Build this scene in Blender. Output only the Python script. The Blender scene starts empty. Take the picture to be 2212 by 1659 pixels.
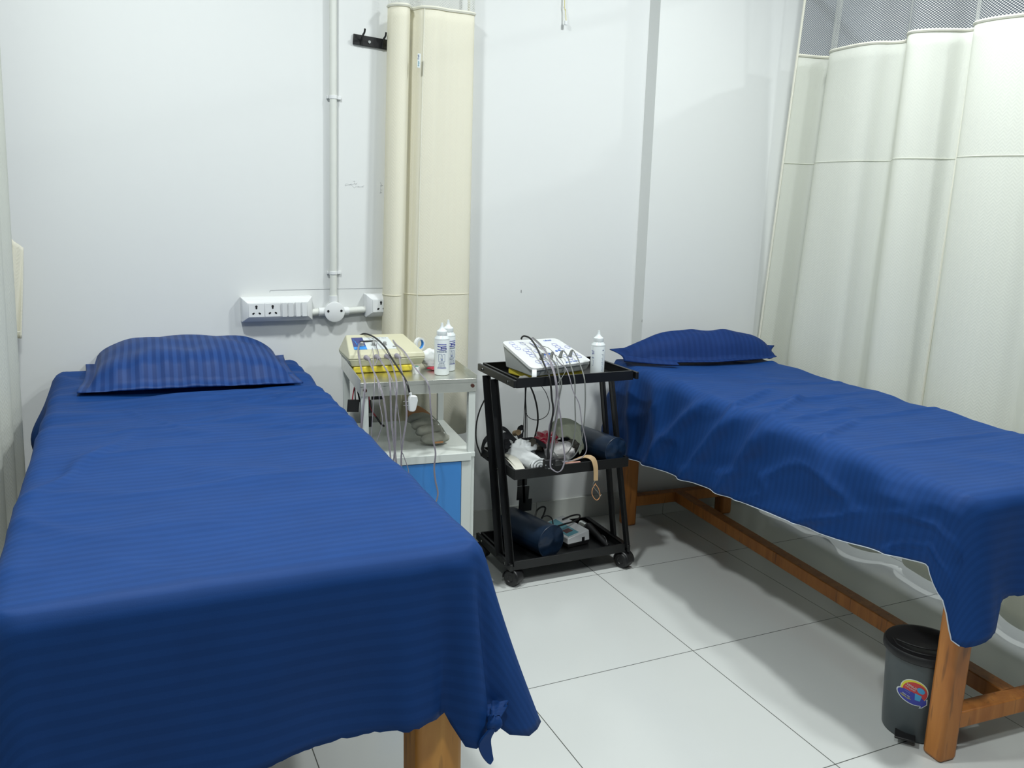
import bpy, bmesh, math, random
from mathutils import Vector, Matrix, noise
random.seed(7)
C = bpy.context.scene.collection
sc = bpy.context.scene
PI = math.pi

# ------------------------------------------------------------------ camera
CAM = Vector((-1.565, -2.592, 1.375))
YAW, PITCH, ROLL, FPX = math.radians(24.664), math.radians(12.163), math.radians(1.460), 1850.07
_f = Vector((math.sin(YAW)*math.cos(PITCH), math.cos(YAW)*math.cos(PITCH), -math.sin(PITCH)))
_r = Vector((math.cos(YAW), -math.sin(YAW), 0)); _u = _r.cross(_f)
_r2 = math.cos(ROLL)*_r + math.sin(ROLL)*_u
_u2 = -math.sin(ROLL)*_r + math.cos(ROLL)*_u
cd = bpy.data.cameras.new('camera'); cam = bpy.data.objects.new('camera', cd); C.objects.link(cam)
cam.matrix_world = Matrix(((_r2.x, _u2.x, -_f.x, CAM.x), (_r2.y, _u2.y, -_f.y, CAM.y), (_r2.z, _u2.z, -_f.z, CAM.z), (0, 0, 0, 1)))
cd.sensor_width = 36; cd.lens = FPX/2212*36; cd.clip_start = .05
sc.camera = cam

# ------------------------------------------------------------------ world, lamps, exposure
w = bpy.data.worlds.new('world'); sc.world = w; w.use_nodes = True
w.node_tree.nodes['Background'].inputs[0].default_value = (.9, .95, 1, 1)
w.node_tree.nodes['Background'].inputs[1].default_value = .3
sc.view_settings.view_transform = 'Standard'; sc.view_settings.look = 'None'
sc.view_settings.gamma = 1; sc.view_settings.exposure = 0.20; sc.view_settings.use_curve_mapping = False
CEIL = 2.85
LAMPS = [(.30, -.70, 30), (-1.5, -.72, 32), (.60, -2.1, 22), (-1.5, -2.5, 20), (2.7, -1.2, 36)]
for lx, ly, pw in LAMPS:
    ld = bpy.data.lights.new('ceiling_light', 'AREA'); ld.shape = 'DISK'; ld.size = .2; ld.energy = pw; ld.color = (.952, 1, 1)
    lo = bpy.data.objects.new('lamp', ld); C.objects.link(lo); lo.location = (lx, ly, CEIL-.03)

# ------------------------------------------------------------------ helpers
def W(u, v, x=None, y=None, z=None):
    """point of the room seen at photo pixel (u, v) on the plane x=, y= or z="""
    d = _f + _r2*((u-1106)/FPX) - _u2*((v-829.5)/FPX)
    if z is not None: t = (z-CAM.z)/d.z
    elif y is not None: t = (y-CAM.y)/d.y
    else: t = (x-CAM.x)/d.x
    return CAM + d*t

def tag(o, label=None, cat=None, group=None, kind=None):
    if label: o['label'] = label
    if cat: o['category'] = cat
    if group: o['group'] = group
    if kind: o['kind'] = kind
    return o

def thing(name, label, cat, loc=(0, 0, 0), rz=0, group=None):
    o = bpy.data.objects.new(name, None); C.objects.link(o); o.empty_display_size = .05
    o.location = loc; o.rotation_euler = (0, 0, rz)
    bpy.context.view_layer.update()
    return tag(o, label, cat, group)

class MB:
    def __init__(s): s.v = []; s.f = []; s.uv = None; s.sm = True
    def add(s, vs, fs):
        n = len(s.v); s.v += [Vector(p) for p in vs]; s.f += [tuple(i+n for i in f) for f in fs]; return s
    def box(s, c, d, rz=0, M=None):
        hx, hy, hz = d[0]/2, d[1]/2, d[2]/2
        vs = [Vector((x, y, z)) for x in (-hx, hx) for y in (-hy, hy) for z in (-hz, hz)]
        R = M if M is not None else Matrix.Rotation(rz, 3, 'Z')
        vs = [R @ p + Vector(c) for p in vs]
        return s.add(vs, [(0, 1, 3, 2), (4, 6, 7, 5), (0, 4, 5, 1), (2, 3, 7, 6), (0, 2, 6, 4), (1, 5, 7, 3)])
    def hexa(s, b, t):
        """b: 4 bottom points ccw from above, t: 4 top"""
        return s.add(list(b)+list(t), [(3, 2, 1, 0), (4, 5, 6, 7), (0, 1, 5, 4), (1, 2, 6, 5), (2, 3, 7, 6), (3, 0, 4, 7)])
    def bar(s, a, b, wd, dp, up=(0, 0, 1)):
        a = Vector(a); b = Vector(b); d = (b-a); L = d.length; d.normalize()
        up = Vector(up); sx = d.cross(up)
        if sx.length < 1e-4: sx = d.cross(Vector((0, 1, 0)))
        sx.normalize(); sy = sx.cross(d)
        M = Matrix((sx, sy, d)).transposed()
        return s.box((a+b)/2, (wd, dp, L), M=M)
    def tube(s, pts, r, n=8, closed=False, caps=True):
        P = [Vector(p) for p in pts]; N = len(P); vs = []; fs = []
        prev = None
        for i in range(N):
            if closed: t = P[(i+1) % N]-P[i-1]
            else: t = P[min(i+1, N-1)]-P[max(i-1, 0)]
            if t.length < 1e-9: t = Vector((0, 0, 1))
            t.normalize()
            if prev is None:
                a = Vector((0, 0, 1)) if abs(t.z) < .9 else Vector((1, 0, 0)); nx = t.cross(a).normalized()
            else:
                nx = prev - t*prev.dot(t)
                nx = nx.normalized() if nx.length > 1e-6 else t.cross(Vector((1, 0, 0))).normalized()
            prev = nx; ny = t.cross(nx)
            rr = r(i/(N-1)) if callable(r) else r
            for k in range(n):
                a = 2*PI*k/n; vs.append(P[i]+nx*math.cos(a)*rr+ny*math.sin(a)*rr)
        for i in range(N if closed else N-1):
            for k in range(n):
                a = i*n+k; b = i*n+(k+1) % n; c = ((i+1) % N)*n+(k+1) % n; d = ((i+1) % N)*n+k
                fs.append((a, b, c, d))
        if caps and not closed: fs.append(tuple(range(n-1, -1, -1))); fs.append(tuple((N-1)*n+k for k in range(n)))
        return s.add(vs, fs)
    def cyl(s, a, b, r, n=20, r2=None):
        r2 = r if r2 is None else r2
        return s.tube([a, b], (lambda t: r+(r2-r)*t), n)
    def lathe(s, prof, c=(0, 0, 0), n=32, M=None, capb=True, capt=True):
        vs = []; fs = []; m = len(prof)
        for (r, z) in prof:
            for k in range(n):
                a = 2*PI*k/n; p = Vector((r*math.cos(a), r*math.sin(a), z))
                if M is not None: p = M @ p
                vs.append(p+Vector(c))
        for i in range(m-1):
            for k in range(n): fs.append((i*n+k, i*n+(k+1) % n, (i+1)*n+(k+1) % n, (i+1)*n+k))
        if capb: fs.append(tuple(range(n-1, -1, -1)))
        if capt: fs.append(tuple((m-1)*n+k for k in range(n)))
        return s.add(vs, fs)
    def grid(s, nu, nv, fn, uvf=None, closeu=False):
        n0 = len(s.v); uvs = []
        for j in range(nv+1):
            for i in range(nu+1):
                s.v.append(Vector(fn(i/nu, j/nv)))
                if uvf: uvs.append(uvf(i/nu, j/nv))
        for j in range(nv):
            for i in range(nu):
                a = n0+j*(nu+1)+i; s.f.append((a, a+1, a+nu+2, a+nu+1))
        if uvf: s.uv = (s.uv or [])+uvs
        return s
    def ribbon(s, pts, wdv, th):
        """flat strap through pts; wdv = width vector (or list)"""
        P = [Vector(p) for p in pts]; N = len(P); vs = []; fs = []
        for i in range(N):
            t = (P[min(i+1, N-1)]-P[max(i-1, 0)]).normalized()
            wv = Vector(wdv[i]) if isinstance(wdv, list) else Vector(wdv)
            nn = t.cross(wv).normalized()*th/2
            vs += [P[i]-wv/2-nn, P[i]+wv/2-nn, P[i]+wv/2+nn, P[i]-wv/2+nn]
        for i in range(N-1):
            for k in range(4): fs.append((i*4+k, i*4+(k+1) % 4, (i+1)*4+(k+1) % 4, (i+1)*4+k))
        fs.append((3, 2, 1, 0)); fs.append(tuple((N-1)*4+k for k in range(4)))
        return s.add(vs, fs)
    def build(s, name, mat, parent=None, smooth=None, bevel=0, seg=2, sub=0, solid=0, autos=True):
        me = bpy.data.meshes.new(name); me.from_pydata([tuple(p) for p in s.v], [], s.f)
        bm = bmesh.new(); bm.from_mesh(me); bmesh.ops.recalc_face_normals(bm, faces=bm.faces); bm.to_mesh(me); bm.free()
        if s.uv:
            ul = me.uv_layers.new(name='UVMap')
            for l in me.loops: ul.data[l.index].uv = s.uv[l.vertex_index]
        o = bpy.data.objects.new(name, me); C.objects.link(o)
        if mat: me.materials.append(mat)
        sm = (not bevel) if smooth is None else smooth
        if sm:
            for p in me.polygons: p.use_smooth = True
            if autos:
                try: me.set_sharp_from_angle(angle=math.radians(38))
                except Exception: pass
        if solid:
            m = o.modifiers.new('s', 'SOLIDIFY'); m.thickness = solid; m.offset = 0
        if bevel:
            m = o.modifiers.new('b', 'BEVEL'); m.width = bevel; m.segments = seg; m.limit_method = 'ANGLE'; m.angle_limit = math.radians(40)
            for p in me.polygons: p.use_smooth = True
            m.harden_normals = False
            try: me.set_sharp_from_angle(angle=math.radians(60))
            except Exception: pass
        if sub:
            m = o.modifiers.new('d', 'SUBSURF'); m.levels = sub; m.render_levels = sub
        if parent:
            o.parent = parent; o.matrix_parent_inverse = parent.matrix_world.inverted()
        return o

def smooth_path(P, k=6):
    P = [Vector(p) for p in P]; out = []
    for i in range(len(P)-1):
        p0 = P[max(i-1, 0)]; p1 = P[i]; p2 = P[i+1]; p3 = P[min(i+2, len(P)-1)]
        for j in range(k):
            t = j/k
            out.append(.5*((2*p1)+(p2-p0)*t+(2*p0-5*p1+4*p2-p3)*t*t+(3*p1-p0-3*p2+p3)*t*t*t))
    out.append(P[-1]); return out
def pix(L): return [W(u, v, y=y) for (u, v, y) in L]
def lerp(keys, s):
    if s <= keys[0][0]: return keys[0][1]
    for a, b in zip(keys, keys[1:]):
        if s <= b[0]:
            t = (s-a[0])/(b[0]-a[0]); t = t*t*(3-2*t)*.5+t*.5; return a[1]+(b[1]-a[1])*t
    return keys[-1][1]
def nz(x, y, z=0): return noise.noise(Vector((x, y, z)))

# ------------------------------------------------------------------ materials
ALB = .86   # overall reflectance level of the room's paints and cloths
def srgb(r, g, b):
    def c(x):
        x /= 255; return x/12.92 if x <= .04045 else ((x+.055)/1.055)**2.4
    return (c(r), c(g), c(b), 1)
def base(name):
    m = bpy.data.materials.new(name); m.use_nodes = True
    nt = m.node_tree; return m, nt, nt.nodes['Principled BSDF']
def mat(name, col, rough=.5, metal=0, var=.06, scale=6, bump=0, bscale=60, spec=.5, trans=0, coat=0, sheen=0):
    if not metal: col = tuple(c*ALB for c in col[:3])
    m, nt, b = base(name); N = nt.nodes.new; L = nt.links.new
    b.inputs['Roughness'].default_value = rough; b.inputs['Metallic'].default_value = metal
    b.inputs['Specular IOR Level'].default_value = spec
    if coat: b.inputs['Coat Weight'].default_value = coat
    if sheen: b.inputs['Sheen Weight'].default_value = sheen
    tc = N('ShaderNodeTexCoord'); ns = N('ShaderNodeTexNoise'); ns.inputs['Scale'].default_value = scale; ns.inputs['Detail'].default_value = 4
    L(tc.outputs['Object'], ns.inputs['Vector'])
    mx = N('ShaderNodeMix'); mx.data_type = 'RGBA'; L(ns.outputs['Fac'], mx.inputs['Factor'])
    mx.inputs['A'].default_value = tuple(c*(1-var) for c in col[:3])+(1,); mx.inputs['B'].default_value = tuple(min(1, c*(1+var)) for c in col[:3])+(1,)
    L(mx.outputs['Result'], b.inputs['Base Color'])
    if bump:
        n2 = N('ShaderNodeTexNoise'); n2.inputs['Scale'].default_value = bscale; n2.inputs['Detail'].default_value = 3
        L(tc.outputs['Object'], n2.inputs['Vector'])
        bp = N('ShaderNodeBump'); bp.inputs['Strength'].default_value = bump; bp.inputs['Distance'].default_value = .003
        L(n2.outputs['Fac'], bp.inputs['Height']); L(bp.outputs['Normal'], b.inputs['Normal'])
    if trans: b.inputs['Transmission Weight'].default_value = trans
    return m
def fabric_stripe(name, col, col2, axis=1, pitch=.026, rough=.6):
    """satin stripe cloth in UV metres"""
    col = tuple(c*ALB for c in col[:3])+(1,); col2 = tuple(c*ALB for c in col2[:3])+(1,)
    m, nt, b = base(name); N = nt.nodes.new; L = nt.links.new
    uv = N('ShaderNodeUVMap'); sp = N('ShaderNodeSeparateXYZ'); L(uv.outputs['UV'], sp.inputs[0])
    ml = N('ShaderNodeMath'); ml.operation = 'MULTIPLY'; ml.inputs[1].default_value = 2*PI/pitch; L(sp.outputs[axis], ml.inputs[0])
    sn = N('ShaderNodeMath'); sn.operation = 'SINE'; L(ml.outputs[0], sn.inputs[0])
    mr = N('ShaderNodeMapRange'); mr.inputs[1].default_value = -.25; mr.inputs[2].default_value = .25; L(sn.outputs[0], mr.inputs[0])
    mx = N('ShaderNodeMix'); mx.data_type = 'RGBA'; mx.inputs['A'].default_value = col; mx.inputs['B'].default_value = col2
    L(mr.outputs[0], mx.inputs['Factor'])
    ns = N('ShaderNodeTexNoise'); ns.inputs['Scale'].default_value = 9; ns.inputs['Detail'].default_value = 5; L(uv.outputs['UV'], ns.inputs['Vector'])
    hs = N('ShaderNodeHueSaturation'); mr2 = N('ShaderNodeMapRange'); mr2.inputs[3].default_value = .86; mr2.inputs[4].default_value = 1.14
    L(ns.outputs['Fac'], mr2.inputs[0]); L(mr2.outputs[0], hs.inputs['Value']); L(mx.outputs['Result'], hs.inputs['Color']); L(hs.outputs[0], b.inputs['Base Color'])
    rr = N('ShaderNodeMapRange'); rr.inputs[3].default_value = rough+.02; rr.inputs[4].default_value = rough; L(mr.outputs[0], rr.inputs[0]); L(rr.outputs[0], b.inputs['Roughness'])
    b.inputs['Specular IOR Level'].default_value = .16
    n2 = N('ShaderNodeTexNoise'); n2.inputs['Scale'].default_value = 500; L(uv.outputs['UV'], n2.inputs['Vector'])
    bp = N('ShaderNodeBump'); bp.inputs['Strength'].default_value = .12; bp.inputs['Distance'].default_value = .001
    L(n2.outputs['Fac'], bp.inputs['Height']); L(bp.outputs['Normal'], b.inputs['Normal'])
    return m
def curtain_mat(name, col, trn=.35, net=False):
    col = tuple(c*(1.0 if not net else .86) for c in col[:3])+(1,)
    m, nt, b = base(name); N = nt.nodes.new; L = nt.links.new
    out = nt.nodes['Material Output']
    uv = N('ShaderNodeUVMap'); sp = N('ShaderNodeSeparateXYZ'); L(uv.outputs['UV'], sp.inputs[0])
    b.inputs['Base Color'].default_value = col; b.inputs['Roughness'].default_value = .75; b.inputs['Specular IOR Level'].default_value = .25
    tr = N('ShaderNodeBsdfTranslucent'); tr.inputs[0].default_value = (col[0], col[1]*.97, col[2]*.86, 1)
    ms = N('ShaderNodeMixShader'); ms.inputs[0].default_value = trn
    L(b.outputs[0], ms.inputs[1]); L(tr.outputs[0], ms.inputs[2])
    if not net:
        # herringbone weave: zigzag lines
        def M(op, a=None, bb=None):
            n = N('ShaderNodeMath'); n.operation = op
            for i, q in enumerate((a, bb)):
                if q is None: continue
                if isinstance(q, (int, float)): n.inputs[i].default_value = q
                else: L(q, n.inputs[i])
            return n.outputs[0]
        zig = M('PINGPONG', sp.outputs[0], .012)
        ln = M('SINE', M('MULTIPLY', M('ADD', M('MULTIPLY', zig, 1.2), sp.outputs[1]), 2*PI/.012))
        bp = N('ShaderNodeBump'); bp.inputs['Strength'].default_value = .09; bp.inputs['Distance'].default_value = .002
        L(ln, bp.inputs['Height']); L(bp.outputs['Normal'], b.inputs['Normal'])
        L(ms.outputs[0], out.inputs[0]); return m
    # hexagonal net: round holes on two interleaved lattices
    def M(op, a=None, bb=None):
        n = N('ShaderNodeMath'); n.operation = op
        for i, q in enumerate((a, bb)):
            if q is None: continue
            if isinstance(q, (int, float)): n.inputs[i].default_value = q
            else: L(q, n.inputs[i])
        return n.outputs[0]
    px, py = .0115, .0085
    def lat(ox, oy):
        fx = M('SUBTRACT', M('FRACT', M('ADD', M('DIVIDE', sp.outputs[0], px), ox)), .5)
        fy = M('SUBTRACT', M('FRACT', M('ADD', M('DIVIDE', sp.outputs[1], py), oy)), .5)
        dx = M('MULTIPLY', fx, px); dy = M('MULTIPLY', fy, py)
        return M('SQRT', M('ADD', M('MULTIPLY', dx, dx), M('MULTIPLY', M('MULTIPLY', dy, dy), 1.7)))
    d = M('MINIMUM', lat(20.0, 20.0), lat(20.5, 20.5))
    hole = M('LESS_THAN', d, .0037)
    tp = N('ShaderNodeBsdfTransparent'); m2 = N('ShaderNodeMixShader'); L(hole, m2.inputs[0]); L(ms.outputs[0], m2.inputs[1]); L(tp.outputs[0], m2.inputs[2])
    L(m2.outputs[0], out.inputs[0]); return m
def wall_mat(name, col):
    m = mat(name, col, .55, 0, .012, 1.3, .05, 25, .3); return m
def tile_mat():
    m, nt, b = base('porcelain floor tiles'); N = nt.nodes.new; L = nt.links.new
    tc = N('ShaderNodeTexCoord'); sp = N('ShaderNodeSeparateXYZ'); L(tc.outputs['Object'], sp.inputs[0])
    def M(op, a=None, bb=None):
        n = N('ShaderNodeMath'); n.operation = op
        for i, q in enumerate((a, bb)):
            if q is None: continue
            if isinstance(q, (int, float)): n.inputs[i].default_value = q
            else: L(q, n.inputs[i])
        return n.outputs[0]
    def g(o): return M('ABSOLUTE', M('SUBTRACT', M('FRACT', M('ADD', M('DIVIDE', o, .6), 20.5)), .5))
    d = M('MINIMUM', g(sp.outputs[0]), g(sp.outputs[1]))
    mr = N('ShaderNodeMapRange'); mr.inputs[1].default_value = .0016; mr.inputs[2].default_value = .0030; L(d, mr.inputs[0])
    ns = N('ShaderNodeTexNoise'); ns.inputs['Scale'].default_value = 2.5; ns.inputs['Detail'].default_value = 4; L(tc.outputs['Object'], ns.inputs['Vector'])
    m0 = N('ShaderNodeMix'); m0.data_type = 'RGBA'; m0.inputs['A'].default_value = (.545, .565, .545, 1); m0.inputs['B'].default_value = (.60, .62, .60, 1); L(ns.outputs['Fac'], m0.inputs['Factor'])
    mx = N('ShaderNodeMix'); mx.data_type = 'RGBA'; mx.inputs['A'].default_value = (.09, .095, .085, 1); L(m0.outputs['Result'], mx.inputs['B']); L(mr.outputs[0], mx.inputs['Factor'])
    L(mx.outputs['Result'], b.inputs['Base Color'])
    b.inputs['Roughness'].default_value = .16; b.inputs['Specular IOR Level'].default_value = .45
    return m
def wood_mat(name, c1, c2, rough=.45):
    m, nt, b = base(name); N = nt.nodes.new; L = nt.links.new
    tc = N('ShaderNodeTexCoord'); mp = N('ShaderNodeMapping'); mp.inputs['Scale'].default_value = (18, 18, 2.2)
    L(tc.outputs['Object'], mp.inputs[0]); ns = N('ShaderNodeTexNoise'); ns.inputs['Scale'].default_value = 1.6; ns.inputs['Detail'].default_value = 6; ns.inputs['Distortion'].default_value = .6
    L(mp.outputs[0], ns.inputs['Vector']); mx = N('ShaderNodeMix'); mx.data_type = 'RGBA'; mx.inputs['A'].default_value = c1; mx.inputs['B'].default_value = c2
    mr = N('ShaderNodeMapRange'); mr.inputs[1].default_value = .32; mr.inputs[2].default_value = .68; L(ns.outputs['Fac'], mr.inputs[0]); L(mr.outputs[0], mx.inputs['Factor'])
    n2 = N('ShaderNodeTexNoise'); n2.inputs['Scale'].default_value = 3.5; L(mp.outputs[0], n2.inputs['Vector'])
    cr = N('ShaderNodeMapRange'); cr.inputs[1].default_value = .60; cr.inputs[2].default_value = .70; cr.inputs[3].default_value = 0; cr.inputs[4].default_value = .55; L(n2.outputs['Fac'], cr.inputs[0])
    mk = N('ShaderNodeMix'); mk.data_type = 'RGBA'; L(cr.outputs[0], mk.inputs['Factor']); L(mx.outputs['Result'], mk.inputs['A']); mk.inputs['B'].default_value = (.12, .05, .015, 1)
    L(mk.outputs['Result'], b.inputs['Base Color']); b.inputs['Roughness'].default_value = rough
    return m

M_wall = wall_mat('white wall paint', (.765, .785, .775, 1))
M_col = wall_mat('white column paint', (.76, .78, .765, 1))
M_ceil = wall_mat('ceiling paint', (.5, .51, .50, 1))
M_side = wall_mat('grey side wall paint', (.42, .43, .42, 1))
M_far = wall_mat('shade toned wall paint', (.26, .29, .34, 1))  # shade of the bay behind the net curtain is put into this wall colour
M_tile = tile_mat()
M_skirt = mat('skirting tile', (.60, .62, .58, 1), .2, 0, .04, 3)
BLUE1 = (.0062, .0445, .181, 1); BLUE2 = (.0073, .0495, .201, 1)
M_sheet = fabric_stripe('blue satin stripe sheet', BLUE1, BLUE2, 1, .023)
M_pil = fabric_stripe('blue satin stripe pillowcase', (.007, .036, .155, 1), (.0155, .057, .212, 1), 0, .024, .5)
M_pil2 = fabric_stripe('blue pillowcase', (.006, .029, .132, 1), (.0075, .034, .150, 1), 0, .024, .7)
M_cream = curtain_mat('cream curtain cloth', (.91, .90, .815, 1), .45)
M_white_c = curtain_mat('ivory curtain cloth', (.85, .875, .85, 1), .5)
M_net = curtain_mat('curtain net', (.80, .82, .80, 1), .3, True)
M_hem = mat('curtain binding', (.78, .77, .66, 1), .7)
M_plast = mat('white plastic', (.80, .82, .82, 1), .3, 0, .02)
M_bottle = mat('bottle plastic', (.78, .83, .84, 1), .25, 0, .02)
M_pipe = mat('pvc conduit', (.72, .74, .69, 1), .4)
M_hole = mat('dark hole', (.01, .01, .012, 1), .5)
M_grey = mat('grey plastic', (.35, .36, .35, 1), .4)
M_blackm = mat('black powder coat', (.006, .0065, .007, 1), .38, 0, .2, 30)
M_blackp = mat('black plastic', (.012, .012, .013, 1), .4)
M_blackc = mat('black webbing', (.012, .013, .017, 1), .8, 0, .2, 40)
M_screw = mat('zinc screw', (.6, .62, .6, 1), .3, .9)
M_steel = mat('stainless steel', (.74, .74, .68, 1), .28, 1, .1, 20, .03, 90)
M_cab = mat('white enamel steel', (.70, .74, .70, 1), .3, 0, .03, 8)
M_door = mat('sky blue enamel', (.045, .25, .66, 1), .35, 0, .05, 6)
M_rust = mat('rust', (.07, .02, .012, 1), .9, 0, .4, 80)
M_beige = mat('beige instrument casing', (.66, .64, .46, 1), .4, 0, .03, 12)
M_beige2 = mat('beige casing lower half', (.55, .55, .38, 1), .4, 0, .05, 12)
M_yel = mat('yellow sponge', (.75, .62, .06, 1), .8, 0, .12, 25, .3, 80)
M_mauve = mat('mauve grey cable', (.30, .28, .32, 1), .45)
M_gcab = mat('grey cable', (.20, .21, .20, 1), .45)
M_bcab = mat('black cable', (.012, .012, .012, 1), .4)
M_red = mat('red plastic film', (.42, .015, .045, 1), .2, 0, .3, 20, coat=.5)
M_redw = mat('red wire', (.4, .01, .03, 1), .4)
M_navy = mat('navy rexine', (.008, .022, .050, 1), .34, 0, .2, 8, .12, 45)
M_cuff = mat('grey cotton canvas', (.40, .40, .33, 1), .9, 0, .08, 20, .25, 180)
M_tan = mat('tan rubber strap', (.62, .30, .13, 1), .55, 0, .12)
M_tan2 = mat('pale tan belt', (.55, .38, .20, 1), .6, 0, .12)
M_cotton = mat('cotton wool', (.82, .85, .85, 1), .95, 0, .03, 14, .5, 50, .1)
M_paper = mat('cream paper', (.72, .71, .62, 1), .7)
M_green = mat('pale green quilted cloth', (.40, .43, .33, 1), .9, 0, .16, 9, .4, 60)
M_wood = wood_mat('varnished wood', srgb(186, 122, 44), srgb(214, 152, 70))
M_wood2 = wood_mat('red brown varnished wood', srgb(160, 96, 38), srgb(186, 120, 54))
M_binb = mat('grey bin plastic', (.065, .080, .085, 1), .35, 0, .05)
M_ink = mat('blue print', (.02, .03, .30, 1), .5)
M_ink2 = mat('grey blue print', (.12, .17, .32, 1), .5)
M_lab1 = mat('navy label', (.03, .04, .20, 1), .35); M_lab2 = mat('azure label', (.03, .30, .80, 1), .35); M_lab3 = mat('white label', (.72, .77, .77, 1), .35)
M_teal = mat('teal label', (.15, .42, .50, 1), .4)
M_dred = mat('dark red display', (.10, .008, .012, 1), .15)
M_yl = mat('yellow print', (.80, .72, .04, 1), .4); M_rd = mat('red print', (.60, .04, .04, 1), .4); M_bl = mat('royal blue print', (.03, .04, .36, 1), .4); M_sky = mat('sky blue print', (.05, .35, .65, 1), .4)
M_stitch = mat('white overlock thread', (.55, .60, .66, 1), .8)
M_mattr = mat('mattress cover', (.10, .11, .14, 1), .6)
M_pencil = mat('pencil mark', (.58, .60, .61, 1), .9)
M_wirew = mat('white wire', (.75, .76, .72, 1), .5); M_wirey = mat('yellow wire', (.66, .58, .16, 1), .5)
M_film, _nt, _b = base('clear plastic film'); _b.inputs['Base Color'].default_value = (.8, .8, .8, 1); _b.inputs['Roughness'].default_value = .15; _b.inputs['Alpha'].default_value = .38

def text_mesh(name, txt, size, material, parent, M, bend=None, ext=.0003, align='CENTER', sx=1):
    cu = bpy.data.curves.new('t', 'FONT'); cu.body = txt; cu.size = size; cu.align_x = align; cu.align_y = 'CENTER'; cu.extrude = ext; cu.resolution_u = 3
    to = bpy.data.objects.new('t', cu); C.objects.link(to); bpy.context.view_layer.update()
    dg = bpy.context.evaluated_depsgraph_get(); me = bpy.data.meshes.new_from_object(to.evaluated_get(dg)); bpy.data.objects.remove(to)
    for v in me.vertices:
        p = Vector((v.co.x*sx, v.co.y, v.co.z)); v.co = bend(p) if bend else p
    me.transform(M); me.materials.clear(); me.materials.append(material); me.name = name
    o = bpy.data.objects.new(name, me); C.objects.link(o)
    if parent: o.parent = parent; o.matrix_parent_inverse = parent.matrix_world.inverted()
    return o

# ------------------------------------------------------------------ room shell
YL, YC, XF = .54, .464, .44
def struct(name, mb, m, **k): o = mb.build(name, m, None, smooth=False, **k); o['kind'] = 'structure'; return o
struct('floor', MB().add([(-3.2, -5, 0), (3.4, -5, 0), (3.4, .6, 0), (-3.2, .6, 0)], [(0, 1, 2, 3)]), M_tile)
struct('ceiling', MB().box((.1, -2.2, CEIL+.05), (6.6, 5.8, .1)), M_ceil)
struct('wall_back', MB().box((-1.38, YL+.05, CEIL/2), (3.64, .1, CEIL)), M_wall)
struct('wall_back_column', MB().box((.80, YC+.1, CEIL/2), (.72, .2, CEIL)), M_col)
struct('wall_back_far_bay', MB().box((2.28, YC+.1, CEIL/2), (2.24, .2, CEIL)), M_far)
struct('wall_left', MB().box((-3.25, -2.2, CEIL/2), (.1, 5.8, CEIL)), M_side)
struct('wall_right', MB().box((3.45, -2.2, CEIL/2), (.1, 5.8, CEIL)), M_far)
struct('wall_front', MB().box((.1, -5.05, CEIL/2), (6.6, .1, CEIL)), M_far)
# skirting tiles, joints every 0.6 m
def skirting(name, x0, x1, y, joint):
    mb = MB(); x = x0; k = math.ceil((x0-joint)/.6); j = joint+k*.6; cuts = [x0]
    while j < x1-.01:
        if j > x0+.01: cuts.append(j)
        j += .6
    cuts.append(x1)
    for a, b in zip(cuts, cuts[1:]): mb.box(((a+b)/2, y-.005, .0515), (b-a-.0025, .01, .103))
    return struct(name, mb, M_skirt, bevel=.001)
skirting('baseboard_back', -3.2, XF, YL, .0)
skirting('baseboard_column', XF, 3.4, YC, .6)

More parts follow.
